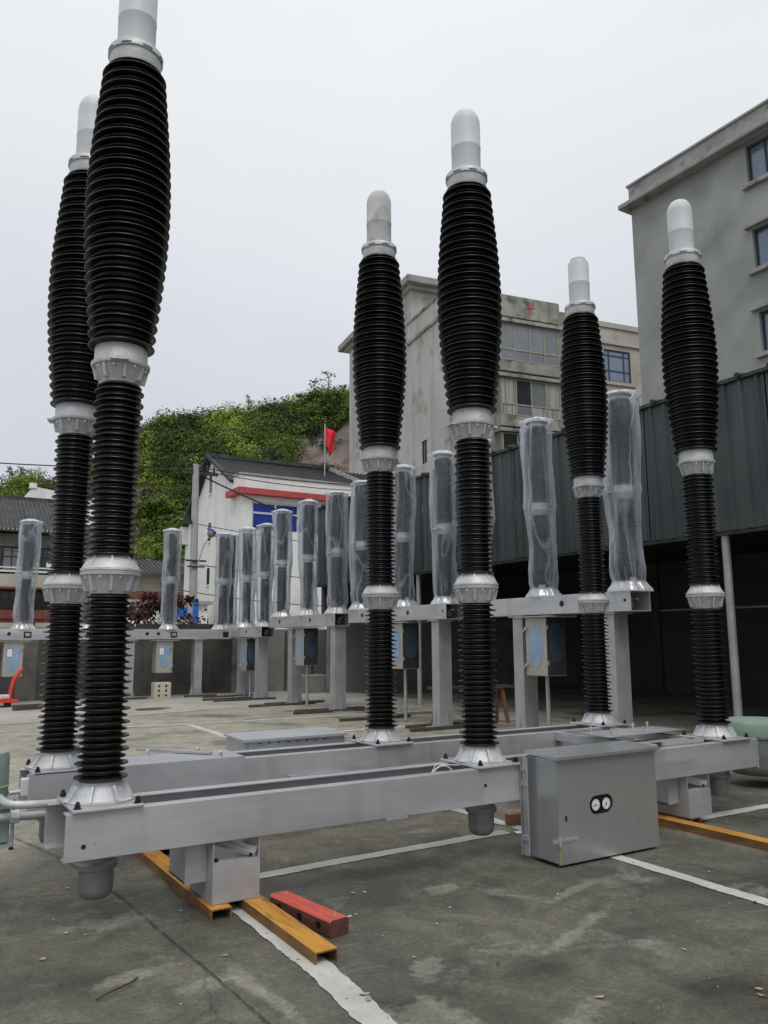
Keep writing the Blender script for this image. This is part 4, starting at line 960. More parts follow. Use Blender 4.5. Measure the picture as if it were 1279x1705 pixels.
HOLE = MB().lathe([(.011, -.0012), (.011, .0012)], 14).mesh('bolt_hole', M['black'])
DOT = MB().lathe([(.006, -.002), (.006, .002)], 8).mesh('rivet', M['bolt'])
def face_dot(root, me, name, x, z, y=-.19):
    o = put(me, name, root, loc=(x, y, z)); o.rotation_euler = (PI / 2, 0, 0); return o

# ---- front machine
fb = thing('circuit_breaker', 'nearest circuit breaker, three tall black columns on a silver beam with a gauge cabinet', 'circuit breaker', (.95, 4.288, 0), group='bare three column circuit breakers')
channel_beam(fb, -.19, 5.03, -.19, 1); channel_beam(fb, -.22, 5.03, .19, -1)
for i in range(3): pole(fb, i * SPAN, turn=(.1, .35, .6)[i], pad=(1.3, None, None)[i])
support(fb, .53); support(fb, 4.18)
for x, z in ((-.105, .418), (2.28, .47)):
    face_dot(fb, HOLE, 'bolt_hole', x, z, -.1905)
    face_dot(fb, DOT, 'rivet', x + .05, z + .012, -.1905)
for i in range(3):
    for j in range(2): face_dot(fb, DOT, 'rivet', 4.10 + .045 * i, .47 - .06 * j, -.1905)
face_dot(fb, DOT, 'rivet', 4.72, .44, -.1905); face_dot(fb, DOT, 'rivet', 4.76, .455, -.1905)
for x in (.55, 1.2, 1.85, 2.9, 4.2): MB().box(x, x + .008, -.18, .18, .36, .5).build('cross_plate', M['beam'], fb)
MB().box(1.55, 1.7, -.20, -.15, .346, .354).build('foot_tab', M['galv'], fb)
lp = [(2.0 + .0, -.02, .46)]; lp = [(1.98 + .09 * (1 - math.cos(a)), -.03, .50 + .085 * math.sin(a)) for a in [i * PI / 10 for i in range(11)]]
MB().tube(lp, .005, 6).build('cable_loop', M['frame_wh'], fb)
MB().tube([(2.0, .03, .5), (2.06, .03, .585), (2.25, .0, .57), (2.3, 0, .5)], .004, 6).build('cable_loop', M['frame_wh'], fb)
# end fittings at the far right of the beam
MB().box(5.03, 5.045, -.19, .19, .34, .575).build('end_plate', M['beam'], fb)
for z in (.53, .40):
    o = MB().lathe([(.022, 0), (.022, .02), (.012, .02), (.012, .07)], 10).build('stud', M['bolt'], fb, loc=(5.046, -.14, z), smooth=40); o.rotation_euler = (0, PI / 2, 0)
MB().box(3.70, 3.86, -.20, -.10, .572, .61).build('lug_block', M['beam'], fb, bevel=.004)
MB().bar((4.05, -.09, .585), (4.5, -.09, .585), .03, .03).build('angle_bar', M['beam'], fb)

def cabinet(root, x0, y0, w=.885, d=.275, z0=.018, z1=.645, gauges=True, mat_=None, out=-1):
    """steel control cabinet; y0 is the door plane"""
    mt = mat_ or M['stainless']
    ya, yb = (y0, y0 + d)
    body = MB().box(x0, x0 + w, ya + .012, yb, z0 + .004, z1 - .012).build('control_cabinet', mt, root, bevel=.004)
    hole = (x0 + .31, x0 + .445, .355, .435)
    # door with a rounded opening for the gauges
    dm = MB()
    if gauges:
        cx, cz = x0 + .37, .335; a_, r_ = .046, .058     # stadium half length, radius
        n = 24; inner = []
        for i in range(n):
            an = 2 * PI * i / n; inner.append((cx + (a_ if math.cos(an) > 0 else -a_) + r_ * math.cos(an), cz + r_ * math.sin(an)))
        def edge(p):
            dx, dz = p[0] - cx, p[1] - cz; L, R_, B, T = x0, x0 + w, z0, z1
            t = min([(R_ - cx) / dx if dx > 1e-9 else 9e9, (L - cx) / dx if dx < -1e-9 else 9e9, (T - cz) / dz if dz > 1e-9 else 9e9, (B - cz) / dz if dz < -1e-9 else 9e9])
            return (cx + dx * t, cz + dz * t)
        outer = [edge(p) for p in inner]
        # snap nearest outer points to the corners
        for c_ in ((x0, z0), (x0 + w, z0), (x0 + w, z1), (x0, z1)):
            k = min(range(n), key=lambda i: (outer[i][0] - c_[0]) ** 2 + (outer[i][1] - c_[1]) ** 2); outer[k] = c_
        vs = [(p[0], y0, p[1]) for p in outer] + [(p[0], y0, p[1]) for p in inner] + [(p[0], y0 + .01, p[1]) for p in outer] + [(p[0], y0 + .01, p[1]) for p in inner]
        fs = []
        for i in range(n):
            j = (i + 1) % n; fs += [(i, j, n + j, n + i), (2 * n + j, 2 * n + i, 3 * n + i, 3 * n + j), (n + i, n + j, 3 * n + j, 3 * n + i), (j, i, 2 * n + i, 2 * n + j)]
        dm.add(vs, fs)
    else: dm.box(x0, x0 + w, y0, y0 + .01, z0, z1)
    dm.build('door', mt, body)
    ld = MB()
    ld.add([(x0 - .02, y0 - .03, z1 + .006), (x0 + w + .02, y0 - .03, z1 + .006), (x0 + w + .02, yb + .0, z1 + .018), (x0 - .02, yb + .0, z1 + .018),
            (x0 - .02, y0 - .03, z1 - .012), (x0 + w + .02, y0 - .03, z1 - .012), (x0 + w + .02, yb, z1 + .0), (x0 - .02, yb, z1 + .0)],
           [(0, 1, 2, 3), (7, 6, 5, 4), (0, 4, 5, 1), (1, 5, 6, 2), (2, 6, 7, 3), (3, 7, 4, 0)])
    ld.build('lid', M['stainless_lt'] if not gauges else M['stainless'], body)
    if gauges:
        MB().box(x0 + .23, x0 + .51, y0 + .0105, y0 + .014, .25, .42).build('gauge_recess', M['black'], body)
        for i, gx in enumerate((x0 + .324, x0 + .416)):
            gm_ = MB(); gm_.lathe([(.035, 0), (.035, .006), (.031, .006)], 28, cap1=False); gm_.mi = 1; gm_.lathe([(.0305, .004), (.0305, .0045)], 28)
            gm_.mi = 0
            for k in range(9):
                a = math.radians(-135 + 33.75 * k + 90); gm_.bar((.023 * math.cos(a), .023 * math.sin(a), .0052), (.028 * math.cos(a), .028 * math.sin(a), .0052), .0018, .0006)
            a = math.radians(200 + 35 * i); gm_.bar((-.008 * math.cos(a), -.008 * math.sin(a), .006), (.02 * math.cos(a), .02 * math.sin(a), .006), .003, .001)
            gm_.lathe([(.004, .005), (.004, .008)], 8)
            o = gm_.build('gauge', [M['black'], M['paper']], body, loc=(gx, y0 + .0095, .335)); o.rotation_euler = (PI / 2, 0, 0); o.scale = (1.15, 1.15, 1)
        MB().box(x0 + .055, x0 + .070, y0 - .002, y0 + .001, .265, .298).build('lock_slot', M['black'], body)
        lt = MB(); lt.box(x0 - .06, x0 + .02, y0 - .012, y0 - .002, .150, .172).box(x0 + .0, x0 + .15, y0 - .008, y0 - .001, .152, .168); lt.lathe([(.012, .13), (.012, .185)], 10, (x0 - .004, y0 - .012))
        lt.build('latch', M['galv'], body)
        MB().box(x0 + .002, x0 + .02, y0 - .0015, y0, .03, .12).build('yellow_tag', mat('faded_yellow_label', (.25, .24, .1), (.3, .29, .13), rough=.6), body)
        # flange strip where the box meets the beam
        MB().box(x0 - .045, x0 - .037, yb - .05, yb + .02, .03, z1 - .02).box(x0 - .045, x0, yb - .004, yb + .002, .03, z1 - .02).build('mounting_flange', M['galv'], body)
        for z in (.54, .45, .12): MB().box(x0 - .055, x0 - .045, yb - .05, yb, z, z + .03).build('hinge', M['galv'], body)
    else:
        for k in range(8): MB().box(x0 + .12 + k * .08, x0 + .135 + k * .08, y0 - .003, y0, z1 - .035, z1 - .025).build('rivet', M['black'], body)
        MB().box(x0 + .03, x0 + .05, y0 - .02, y0, z1 - .2, z1 - .04).build('hinge', M['galv'], body)
    return body
cabinet(fb, 3.55 - .95, 3.80 - 4.288)

# ---- rear machine
rb = thing('circuit_breaker', 'rear circuit breaker parallel behind the nearest one, with a stained middle cap', 'circuit breaker', (.957, 5.543, 0), group='bare three column circuit breakers')
channel_beam(rb, -.19, 5.03, -.19, 1); channel_beam(rb, -.19, 5.03, .19, -1)
pole(rb, 0, turn=.2)
pole(rb, SPAN, cap=CAPD, turn=.5)['label'] = 'grey cap with brown stains'
pole(rb, 2 * SPAN, cap=CAPF, turn=.9)['label'] = 'cap with a stepped flat top'
support(rb, .53); support(rb, 4.18)
MB().box(-.03 - .16, 1.17, -.215, -.192, .36, .588).box(.19, 1.17, -.192, .21, .580, .588).build('cover_plate', M['stainless_lt'], rb, label='smooth sheet cover over the left end of the beam')
for x, y in ((.95, .12), (1.02, -.15), (.62, .2)): MB().lathe([(.016, .588), (.016, .62), (.01, .625)], 8, (x, y)).build('stud', M['bolt'], rb)
MB().bar((.62, .45, .60), (1.0, -.02, .60), .05, .014).build('loose_bar', M['beam'], rb)
for x, z in ((2.05, .50), (2.08, .44), (2.72, .52), (2.73, .50)): face_dot(rb, DOT, 'rivet', x, z, -.1905)
MB().box(1.5, 1.95, -.25, -.2, .40, .43).build('rod_guide', M['galv'], rb)
cabinet(rb, 2.37 - .957, 5.95 - 5.543, w=.87, d=.40, z0=.03, z1=.61, gauges=False, mat_=M['stainless_lt'])
# linkage cover between the two rows
lc = thing('linkage_cover', 'flat steel cover sheet on posts between the two rows', 'cover', (4.87, 4.60, 0))
MB().add([(0, 0, .600), (.95, .04, .600), (.92, .38, .600), (.02, .36, .600), (0, 0, .604), (.95, .04, .604), (.92, .38, .604), (.02, .36, .604)],
         [(0, 3, 2, 1), (4, 5, 6, 7), (0, 1, 5, 4), (1, 2, 6, 5), (2, 3, 7, 6), (3, 0, 4, 7)]).build('cover_sheet', M['galv'], lc)
for x, y in ((.08, .06), (.1, .3), (.62, .32), (.8, .32), (.45, .06)):
    MB().lathe([(.008, .604), (.008, .63), (.013, .63), (.013, .65), (.004, .654)], 8, (x, y)).build('stud', M['bolt'], lc)
for x in (.12, .78): MB().box(x, x + .07, -.12, .75, .50, .565).build('cross_beam', M['beam'], lc)
MB().box(.1, .85, .02, .34, .38, .50).build('gearbox', M['dark_steel'], lc)

# ------------------------------------------------------------------ steel channels, red block
def steel_channel(label, x0, x1, y0, y1, h=.053, mat_=None):
    t = .007
    o = MB().prism([(x0, 0), (x0, h), (x1, h), (x1, 0), (x1 - t, 0), (x1 - t, h - t), (x0 + t, h - t), (x0 + t, 0)], y0, y1, axis='y').build('steel_channel', [M['rust'], mat_ or M['orange']], label=label, cat='steel channel', group='orange steel channels on the ground')
    for p in o.data.polygons:
        if abs(p.normal.z) > .9 and p.center.z > h - .001: p.material_index = 1
    return o
steel_channel('orange steel channel with its open end nearest the camera', 1.648, 1.756, 3.28, 6.3)
steel_channel('rusty steel channel whose end stops under the bracket', 1.455, 1.563, 4.04, 7.0, mat_=M['rust'] if False else M['orange'])
steel_channel('orange steel channel running out of frame at right', 4.965, 5.073, .6, 4.55)
steel_channel('short orange channel behind the right bracket', 5.14, 5.248, 4.10, 6.4)
rbk = thing('red_block', 'red painted timber block with knocked corners and holes', 'timber block', (1.86, 3.80, 0), math.radians(8.5))
bm_ = MB()
pf = [(-.055, .004), (-.048, .0), (.048, .0), (.055, .004), (.057, .066), (.046, .078), (-.046, .078), (-.055, .068)]
bm_.prism(pf, -.27, .26, axis='y'); o_ = bm_.build('block', [M['redside'], M['redwood']], rbk, bevel=.003)
for p in o_.data.polygons:
    if abs(p.normal.z) > .4 and p.center.z > .06: p.material_index = 1
for y in (-.18, -.02, .16):
    o = MB().lathe([(.017, 0), (.017, .0015)], 14).build('hole', M['black'], rbk, loc=(-.057, y, .04)); o.rotation_euler = (0, -PI / 2, 0)
for y in (-.22, .0, .2): MB().lathe([(.007, .078), (.007, .084)], 8, (.01, y)).build('nail_head', M['bolt'], rbk)
MB().tube([(.055, -.2, .05), (.11, -.22, .055)], .003, 6).build('wire_tail', M['bolt'], rbk)

# ------------------------------------------------------------------ neighbouring machine ends: tanks at both sides
def tank(name, label, x, y, r, z0, z1, lid, pipes=()):
    t = thing(name, label, 'tank', (x, y, 0))
    MB().lathe([(r * .3, z0), (r * .8, z0 + .01), (r * .97, z0 + .06), (r, z0 + .1), (r, z1 - .03), (r * 1.06, z1 - .02), (r * 1.06, z1)], 40).build('body', M['pot'], t, smooth=40)
    MB().lathe([(r * 1.0, z1), (r * 1.02, z1 + lid * .8), (r * .96, z1 + lid), (r * .5, z1 + lid * 1.06), (.01, z1 + lid * 1.08)], 40).build('green_cover', M['green'], t, smooth=40)
    for p, rr, mt in pipes: MB().tube(p, rr, 12).build('pipe', mt, t, smooth=60)
    return t
tank('gas_tank', 'dull grey tank with a pale green cover at the right edge', 7.12, 4.85, .31, .10, .47, .13,
     [([(-.30, -.05, .50), (-.22, -.05, .50)], .015, M['bolt']), ([(-.33, -.08, .34), (-.2, -.08, .34), (.3, -.12, .34)], .018, M['galv'])])
t2 = thing('gas_tank', 'pale green drum on a grey frame at the left edge', 'tank', (.44, 4.80, 0))
MB().lathe([(.14, .555), (.15, .57), (.152, .62), (.157, .625), (.152, .63), (.15, .77), (.14, .795), (.01, .80)], 36).build('drum', M['green'], t2, smooth=40)
t3 = thing('mechanism_box', 'green and grey mechanism box with pipes at the left edge', 'mechanism', (.40, 4.75, 0))
MB().box(-.55, .185, -.15, .17, .37, .535).build('box', M['green'], t3, bevel=.008)
MB().box(-.58, .21, -.17, .20, .352, .366).box(-.58, .21, -.17, .2, .538, .552).build('frame', M['galv'], t3)
for s_ in (-1, 1):
    MB().tube([(.198, s_ * .155, .34), (.198, s_ * .155, .565)], .008, 8).build('tie_rod', M['galv'], t3)
    put(BOLT, 'bolt', t3, loc=(.198, s_ * .155, .56)); put(BOLT, 'bolt', t3, loc=(.198, s_ * .155, .337))
MB().box(-.45, -.39, -.1, .12, 0, .352).build('stand', M['galv'], t3)
pp = thing('gas_pipe', 'bent silver pipes joining the front beams to the left mechanism', 'pipe', (0, 0, 0))
MB().tube([(.86, 4.52, .55), (.70, 4.46, .566), (.62, 4.455, .572), (.575, 4.47, .575), (.55, 4.51, .578), (.54, 4.60, .58), (.54, 4.66, .58)], .019, 14).build('pipe_run', M['alu'], pp, smooth=60)
MB().tube([(.86, 4.58, .485), (.60, 4.56, .50), (.42, 4.555, .505), (.1, 4.555, .51)], .021, 14).build('pipe_run', M['galv'], pp, smooth=60)
MB().lathe([(.028, -.022), (.033, -.02), (.033, .02), (.028, .022)], 8).build('coupling', M['alu'], pp, loc=(.60, 4.56, .50)).rotation_euler = (0, PI / 2, 0)
MB().tube([(.79, 5.38, .488), (.4, 5.34, .47), (-.1, 5.3, .46)], .013, 12).build('pipe_run', M['alu'], pp, smooth=60)
MB().box(.73, .775, 5.34, 5.40, .46, .56).build('fitting', M['frame_wh'], pp, bevel=.006)

# ------------------------------------------------------------------ plastic wrapped breakers
WP_LO = sheds(.06, 1.12, 18, .095, .128, .118, 32).mesh('lower_insulator', M['rubber'], 38)
WP_UP = sheds(1.30, 2.36, 19, .108, .142, .134, 32).mesh('upper_insulator', M['rubber'], 38)
WP_FL = MB().lathe([(.09, 1.11), (.095, 1.13), (.125, 1.18), (.13, 1.20), (.115, 1.21), (.115, 1.29), (.10, 1.31)], 28); WP_FL.box(-.22, .05, -.05, .05, 1.19, 1.205)
WP_FL = WP_FL.mesh('joint_flange', M['alu'], 35)
WP_BS = MB().lathe([(.16, 0), (.16, .015), (.13, .02), (.1, .07)], 28).mesh('base_flange', M['alu'], 35)
WP_TP = MB().lathe([(.09, 2.35), (.12, 2.37), (.12, 2.42), (.155, 2.425), (.155, 2.44), (.04, 2.45)], 28).mesh('top_flange', M['alu'], 35)
def bag_mesh(seed):
    r = random.Random(seed); n = 48; rings = []
    zs = [(-.005, .235), (.03, .225), (.07, .19), (.12, .165), (.2, .185), (.35, .195), (.55, .185), (.75, .18), (.95, .195), (1.1, .20), (1.19, .212), (1.24, .222), (1.3, .214), (1.5, .212), (1.8, .215), (2.1, .217), (2.3, .212), (2.40, .20), (2.435, .232), (2.45, .225), (2.475, .15), (2.51, .05)]
    z = []
    for (a, ra), (b, rb_) in zip(zs[:-1], zs[1:]):
        k = max(1, int((b - a) / .04))
        for i in range(k): z.append((a + (b - a) * i / k, ra + (rb_ - ra) * i / k))
    z.append(zs[-1])
    ph = [r.uniform(0, 6.28) for _ in range(12)]; vs = []; fs = []
    for zz, R in z:
        fold = .014 if .3 < zz < 2.3 else .03
        for i in range(n):
            a = 2 * PI * i / n
            d = fold * (math.sin(5 * a + ph[0] + zz * 1.5) * .5 + math.sin(9 * a + ph[1] - zz * 3) * .4 + math.sin(14 * a + ph[2] + zz * 5) * .3) + .007 * math.sin(zz * 7 + ph[3] + 2 * math.sin(a + ph[4])) + r.uniform(-.0025, .0025)
            cx = .018 * math.sin(zz * 2.3 + ph[5]); cy = .018 * math.sin(zz * 1.9 + ph[6])
            vs.append((cx + (R + d) * math.cos(a), cy + (R + d) * math.sin(a), zz))
    m_ = []
    for k in range(len(z) - 1):
        for i in range(n):
            j = (i + 1) % n; fs.append((k * n + i, k * n + j, (k + 1) * n + j, (k + 1) * n + i)); m_.append(1 if z[k][0] < .10 + .03 * math.sin(3 * 2 * PI * i / n + ph[7]) or z[k][0] > 2.405 else 0)
    mb = MB().add(vs, fs); mb.m = m_
    return mb.mesh('plastic_wrap', [M['bag'], M['bag_bunch']], 180)
BAGS = [bag_mesh(s_) for s_ in (1, 2, 3, 4)]

BEAM_W = MB()
for (y0, y1, z0, z1) in ((-.17, -.16, 0, .24), (.16, .17, 0, .24), (-.16, .16, 0, .01), (-.16, .16, .23, .24)): BEAM_W.box(-1.62, 1.62, y0, y1, z0, z1)
BEAM_W.box(-1.62, -1.61, -.16, .16, .01, .23)
BEAM_W = BEAM_W.mesh('beam', M['beam'])
HOLE_W = MB().lathe([(.04, -.0015), (.04, .0015)], 20).mesh('round_hole', M['black'])
HOLE_S = MB().lathe([(.02, -.0015), (.02, .0015)], 16).mesh('round_hole', M['black'])
LEG_W = MB(); LEG_W.box(-.10, -.09, -.12, .12, 0, 1).box(.09, .10, -.12, .12, 0, 1).box(-.09, .09, -.12, -.11, 0, 1).box(-.09, .09, .11, .12, 0, 1)
LEG_W = LEG_W.mesh('leg', M['galv'])
GUS = MB().prism([(-.10, 0), (-.10, .26), (-.108, .26), (-.185, 0)], -.005, .005, axis='y').mesh('gusset', M['galv'])
def wrapped(label, loc, rz, zt, poles, bags, legs=(-.85, 1.15), cab=0.0, square=False, beam_sx=1.0):
    """zt: top of the beam"""
    t = thing('wrapped_breaker', label, 'circuit breaker', (loc[0], loc[1], 0), rz, 'plastic wrapped circuit breakers on legs')
    b = put(BEAM_W, 'beam', t, loc=(0, 0, zt - .24), bevel=.003); b.scale = (beam_sx, 1, 1)
    ex = 1.62 * beam_sx
    put(MB().box(ex - .35, ex - .34, -.158, .158, .012, .228).mesh('end_baffle', M['dark_steel']), 'end_baffle', t, loc=(0, 0, zt - .24))
    o = MB().lathe([(.05, 0), (.05, .12)], 16).build('linkage', M['pot'], t, loc=(ex - .30, .03, zt - .15)); o.rotation_euler = (0, PI / 2, 0)
    MB().box(ex - .3, ex - .04, -.03, .02, zt - .1, zt - .085).build('linkage_arm', M['galv'], t)
    hs = ((HOLE_W, -1.05), (HOLE_S, ex - .09), (HOLE_W, .48)) if not square else ((HOLE_W, -.55), (HOLE_W, -.28))
    for me, x in hs:
        o = put(me, 'round_hole', t, loc=(x, -.1712, zt - .11)); o.rotation_euler = (PI / 2, 0, 0)
    if square:
        MB().box(.02, .18, -.174, -.1705, zt - .2, zt - .06).build('square_port', M['black'], t); MB().box(.05, .15, -.178, -.174, zt - .16, zt - .09).build('port_plate', M['galv'], t)
        MB().box(1.35, 1.5, -.174, -.1705, zt - .2, zt - .06).build('square_port', M['black'], t)
    H = zt - .24
    for x in legs:
        lg = put(LEG_W, 'leg', t, loc=(x, 0, .02)); lg.scale = (1, 1, H - .045)
        for k in range(4):
            gq = put(GUS, 'gusset', t, loc=(x, 0, .02), rz=k * PI / 2)
            if k % 2: gq.location = (x, (-.02 if k == 1 else .02), .02)
            if k in (0, 2): gq.scale = (1, 1, .9)
        MB().box(x - .24, x + .24, -.24, .24, .006, .02).build('foot_plate', M['galv'], t)
        MB().box(x - .15, x + .15, -.16, .16, H - .025, H - .002).build('head_plate', M['galv'], t)
    for i, x in enumerate(poles):
        for me, nm in ((WP_BS, 'base_flange'), (WP_LO, 'lower_insulator'), (WP_FL, 'joint_flange'), (WP_UP, 'upper_insulator'), (WP_TP, 'top_flange')):
            put(me, nm, t, loc=(x, 0, zt), rz=rnd.uniform(-.3, .3) + (PI if i % 2 else 0) - rz)
    # control box below the middle pole
    cb = MB().box(cab - .2, cab + .2, -.20, .14, H - .80, H - .035).build('control_box', M['beige_box'], t, bevel=.006)
    MB().box(cab - .34, cab + .34, -.26, .22, H - .034, H - .018).build('rain_hood', M['beige_box'], cb)
    def oval(w, z0, z1, sk=0):
        n = 28; r_ = w; v_ = []
        for i in range(n):
            a = 2 * PI * i / n; x = w * math.copysign(abs(math.cos(a)) ** .7, math.cos(a)); z = math.copysign(abs(math.sin(a)) ** .85, math.sin(a))
            v_.append((x, (z0 + z1) / 2 + z * (z1 - z0) / 2))
        return v_
    MB().prism(oval(.13, H - .68, H - .12), -.2045, -.2012, axis='y').build('film', M['film'], cb, loc=(cab, 0, 0))
    MB().prism(oval(.125, H - .62, H - .1), .2042, .2075, axis='x').build('film', M['film_shaded'], cb, loc=(cab, -.03, 0))
    MB().box(cab + .2012, cab + .2040, -.19, .13, H - .79, H - .045).build('side_shade_panel', M['box_side_shaded'], cb)  # thin sheet added to paint the shaded side face dark
    if square: MB().box(cab - .13, cab - .02, -.209, -.2048, H - .37, H - .2).build('notice', M['paper'], cb); MB().box(cab - .138, cab - .012, -.2065, -.2048, H - .378, H - .192).build('notice_frame', M['black'], cb)
    hx = cab - .17 if not square else cab + .17
    for z in (H - .18, H - .66):
        hm = MB(); hm.box(hx - .02, hx + .02, -.23, -.2012, z - .02, z + .02).bar((hx, -.235, z), (hx - .05, -.235, z - .05), .015, .015); hm.build('handle', M['bolt'], cb)
    for z in (H - .2, H - .66): MB().box(cab + .2012, cab + .215, -.19, -.17, z, z + .06).build('hinge', M['galv'], cb)
    if not square: MB().tube([(cab - .02, 0, H - .8), (cab - .02, 0, .02)], .028, 10).build('conduit', M['galv'], t, smooth=60)
    M_ = Matrix.Translation((loc[0], loc[1], 0)) @ Matrix.Rotation(rz, 4, 'Z')
    for i, (x, lb) in enumerate(zip(poles, bags)):
        if not lb: continue
        p = M_ @ Vector((x, 0, zt)); o = put(BAGS[rnd.randrange(4)], 'plastic_wrap', None, loc=(p.x, p.y, p.z), rz=rnd.uniform(0, 6), label=lb, cat='plastic wrap', group='plastic wraps over the poles')
        sx = rnd.uniform(.95, 1.08); o.scale = (sx, sx, rnd.uniform(.985, 1.01))
    return t
UX = 7.52
R90 = -PI / 2
wrapped('nearest plastic wrapped breaker with a beige box and open beam end', (UX, 8.14), R90, 1.925, (1.45, -.05, -1.42), ['clear wrap on the rightmost wrapped pole, with loose folds low down', 'clear wrap on the pole above the nearest beige box', 'clear wrap mostly hidden behind the middle black column'], legs=(-.45, 1.2), cab=0.0)
wrapped('second wrapped breaker from the right, behind the rear black column', (UX, 11.78), R90, 1.92, (1.32, .10, -1.36), ['clear wrap on the pole just left of the middle black column', 'clear wrap on the pole just right of the rear middle black column', 'clear wrap on the pole just left of the rear middle black column'], legs=(-.70, 1.2), cab=.15, beam_sx=.97)
wrapped('third wrapped breaker from the right, standing on its own rails', (UX, 15.48), R90, 1.88, (1.34, .03, -1.33), ['clear wrap on the nearest pole of the third wrapped breaker', 'clear wrap on the middle pole of the third wrapped breaker', 'clear wrap on the far pole of the third wrapped breaker'], legs=(-.58, 1.40), cab=.05, beam_sx=.97)
wrapped('farthest wrapped breaker of the right hand row', (UX, 18.98), R90, 1.68, (1.2, .05, -1.15), ['clear wrap on the nearest pole of the farthest right hand breaker', 'clear wrap on the middle pole of the farthest right hand breaker', 'clear wrap on the far pole beside the white house'], legs=(-.10, 1.05), cab=.4, beam_sx=.88)
wrapped('wrapped breaker by the wall right of the black columns', (5.80, 19.72), 0, 1.64, (-1.45, .02, 1.38), ['clear wrap hidden mostly behind the nearest black column', 'clear wrap standing alone before the purple bushes', 'clear wrap on the right end of the wall side row'], legs=(-.92, .75), cab=-.12, square=True)
wrapped('wrapped breaker by the wall at the left edge', (2.50, 19.72), 0, 1.64, (-1.4, .03, 1.35), ['clear wrap cut off by the left edge of the photo', 'clear wrap in front of the old tiled house', 'clear wrap glimpsed between the two left black columns'], legs=(-.95, .95), cab=-.17, square=True)

def rail(label, x0, x1, y, w=.08, h=.05, rot=0.0):
    MB().box(-(x1 - x0) / 2, (x1 - x0) / 2, -w / 2, w / 2, 0.004, h).build('skid_rail', M['timber'], loc=((x0 + x1) / 2, y, 0), rz=rot, label=label, cat='skid', group='dark skids under the wrapped breakers')
rails = [(6.75, 8.1, 10.32, 'near skid under the second wrapped breaker'), (6.95, 8.2, 10.75, 'far skid under the second wrapped breaker'), (6.6, 8.0, 12.28, 'skid under the far leg of the second breaker'),
         (6.5, 8.0, 13.9, 'near skid under the third wrapped breaker'), (6.7, 8.2, 14.25, 'skid behind the near leg of the third breaker'), (6.4, 7.9, 15.85, 'skid under the far leg of the third breaker'), (6.9, 8.3, 16.2, 'short skid behind the third breaker far leg'),
         (6.3, 7.8, 17.7, 'near skid under the farthest breaker'), (6.2, 7.7, 18.15, 'second skid under the farthest breaker'), (6.5, 7.9, 19.0, 'far skid under the farthest breaker'), (6.7, 8.1, 6.9, 'skid under the nearest wrapped breaker')]
for x0, x1, y, lb in rails: rail(lb, x0, x1, y)
rail('skid below the right leg of the wall side breaker', 6.2, 7.0, 19.5); rail('skid below the left leg of the wall side breaker', 4.5, 5.3, 19.5)

# small yard things at the far left
bk = thing('concrete_block', 'pale block with six round holes in front of the wall', 'block', (5.62, 19.35, 0))
MB().box(-.2, .2, 0, .3, 0, .38).build('block', M['pale'], bk, bevel=.015)
for i in range(2):
    for j in range(3):
        o = MB().lathe([(.032, 0), (.032, .002)], 12).build('hole', M['coping'], bk, loc=(-.09 + .17 * i, 0, .08 + .11 * j)); o.rotation_euler = (PI / 2, 0, 0)
MB().box(-.36, .18, -.08, .08, 0.005, .11).build('timber_offcut', M['timber'], loc=(2.55, 17.9, 0), rz=.25, label='short dark timber lying beside the red trolley', cat='timber')
tr = thing('pallet_trolley', 'red hand trolley loaded with a blue bin at the left edge', 'trolley', (2.25, 19.0, 0), .2)
MB().tube([(.0, 0, .13), (.02, 0, .35), (.06, 0, .55), (.22, 0, .78)], .04, 10).build('handle', M['red'], tr, smooth=60)
MB().box(-1.0, .1, -.25, .25, .10, .15).build('fork', M['red'], tr)
for x in (-.1, -.8): MB().lathe([(.07, -.03), (.07, .03)], 16).build('wheel', M['black'], tr, loc=(x, -.2, .07)).rotation_euler = (PI / 2, 0, 0)
MB().lathe([(.13, 0), (.16, .26)], 20).build('blue_bin', M['blue'], loc=(1.72, 18.95, .155), label='blue plastic bin standing on the red trolley', cat='bin', smooth=40)
MB().box(-.15, .15, -.1, .1, 0, .1).build('white_bundle', M['frame_wh'], loc=(2.08, 18.95, .155), rz=.5, label='crumpled white bundle beside the blue bin', cat='bundle', bevel=.03)

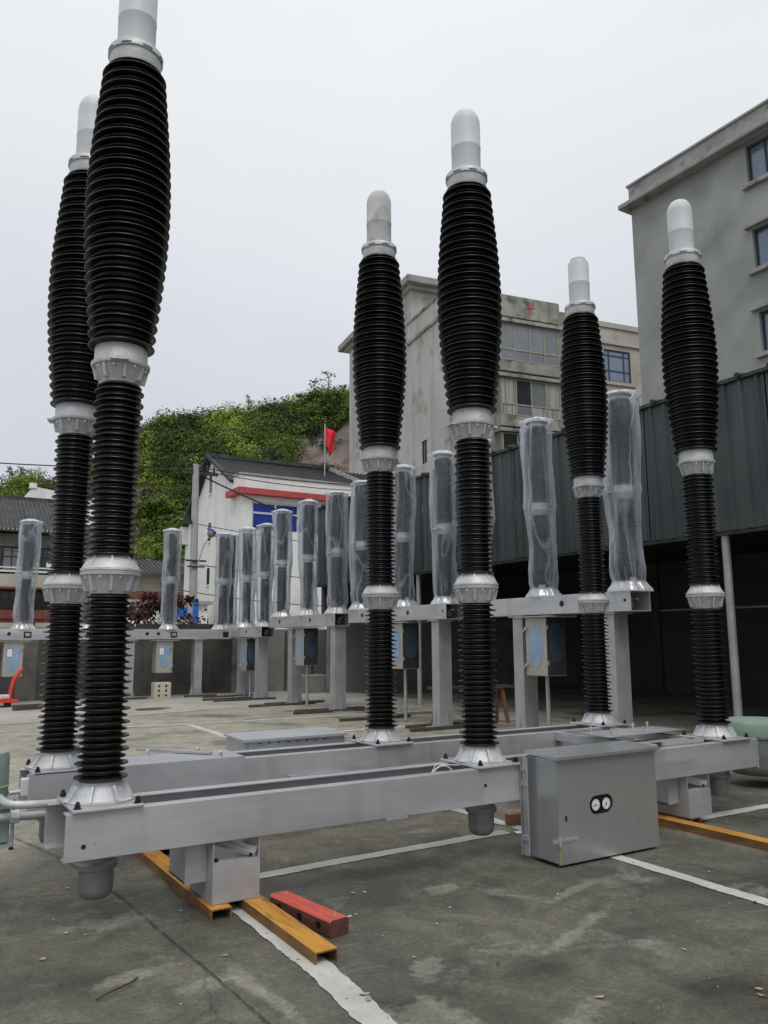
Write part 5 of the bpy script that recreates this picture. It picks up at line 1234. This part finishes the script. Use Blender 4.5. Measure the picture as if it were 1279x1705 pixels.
# ------------------------------------------------------------------ leaves, twigs, crumbs on the ground
LEAF = []
for s_ in range(5):
    r = random.Random(40 + s_); n = 9; vs = []
    for i in range(n):
        a = 2 * PI * i / n; rr = r.uniform(.75, 1.1); vs.append((rr * math.cos(a), .55 * rr * math.sin(a), r.uniform(0, .35) + .15 * abs(math.cos(a))))
    vs.append((0, 0, .05))
    LEAF.append((vs, [(i, (i + 1) % n, n) for i in range(n)]))
def leaf(x, y, s, mt, label, group):
    k = rnd.randrange(5); vs, fs = LEAF[k]
    o = MB().add([(a * s, b * s, c * s * .6) for a, b, c in vs], fs).build('fallen_leaf', mt, loc=(x, y, .006), rz=rnd.uniform(0, 6), label=label, cat='leaf', group=group)
PL, DL, TL = M['leaf_pale'], M['leaf_dark'], M['leaf_dry']
leaf(1.68, 3.20 - .28, .022, TL, 'upper of two orange brown leaves beside the painted line', 'orange leaves')
leaf(1.675, 2.875, .022, TL, 'lower of two orange brown leaves beside the painted line', 'orange leaves')
leaf(2.44, 2.42, .024, TL, 'orange leaf lying at the bottom centre of the yard', 'orange leaves')
leaf(2.98, 2.10, .018, TL, 'tan leaf in the damp patch at lower right', 'orange leaves')
leaf(3.02, 2.14, .018, TL, 'second tan leaf in the damp patch at lower right', 'orange leaves')
for i in range(70):
    x = rnd.uniform(.6, 5.6); y = rnd.uniform(1.9, 5.2)
    leaf(x, y, rnd.uniform(.006, .017), rnd.choice([PL, PL, DL, TL]), 'tiny leaf or chip of litter scattered on the concrete', 'litter scattered on the concrete')
MB().tube([(.78, 3.42, .01), (.84, 3.44, .018), (.93, 3.50, .012), (.97, 3.54, .01)], .004, 6).build('twig', M['leaf_dark'], label='thin dark twig lying on the concrete at lower left', cat='twig')
MB().add([(3.90, 4.60, .006), (3.97, 4.58, .006), (3.98, 4.64, .012), (3.91, 4.65, .010)], [(0, 1, 2, 3)]).build('paper_scrap', M['paper'], label='small white scrap of paper beside the gauge cabinet', cat='paper scrap')
MB().box(4.0, 4.13, 4.80, 4.85, .004, .085).build('brown_offcut', M['brown'], label='brown wooden offcut behind the cabinet edge', cat='offcut')
cb_ = MB()
for i in range(110):
    a = rnd.gauss(0, 1); b = rnd.gauss(0, 1); c = rnd.choice([(3.55, 3.35), (3.3, 2.6), (2.6, 2.4), (2.0, 3.9), (2.5, 3.3)]); s_ = rnd.uniform(.001, .003)
    x = c[0] + a * .25; y = c[1] + b * .22; cb_.lathe([(s_, .0), (s_ * .6, s_)], 5, (x, y))
cb_.build('grit', M['leaf_pale'], label='fine pale grit and crumbs on the concrete', cat='grit', kind='stuff')
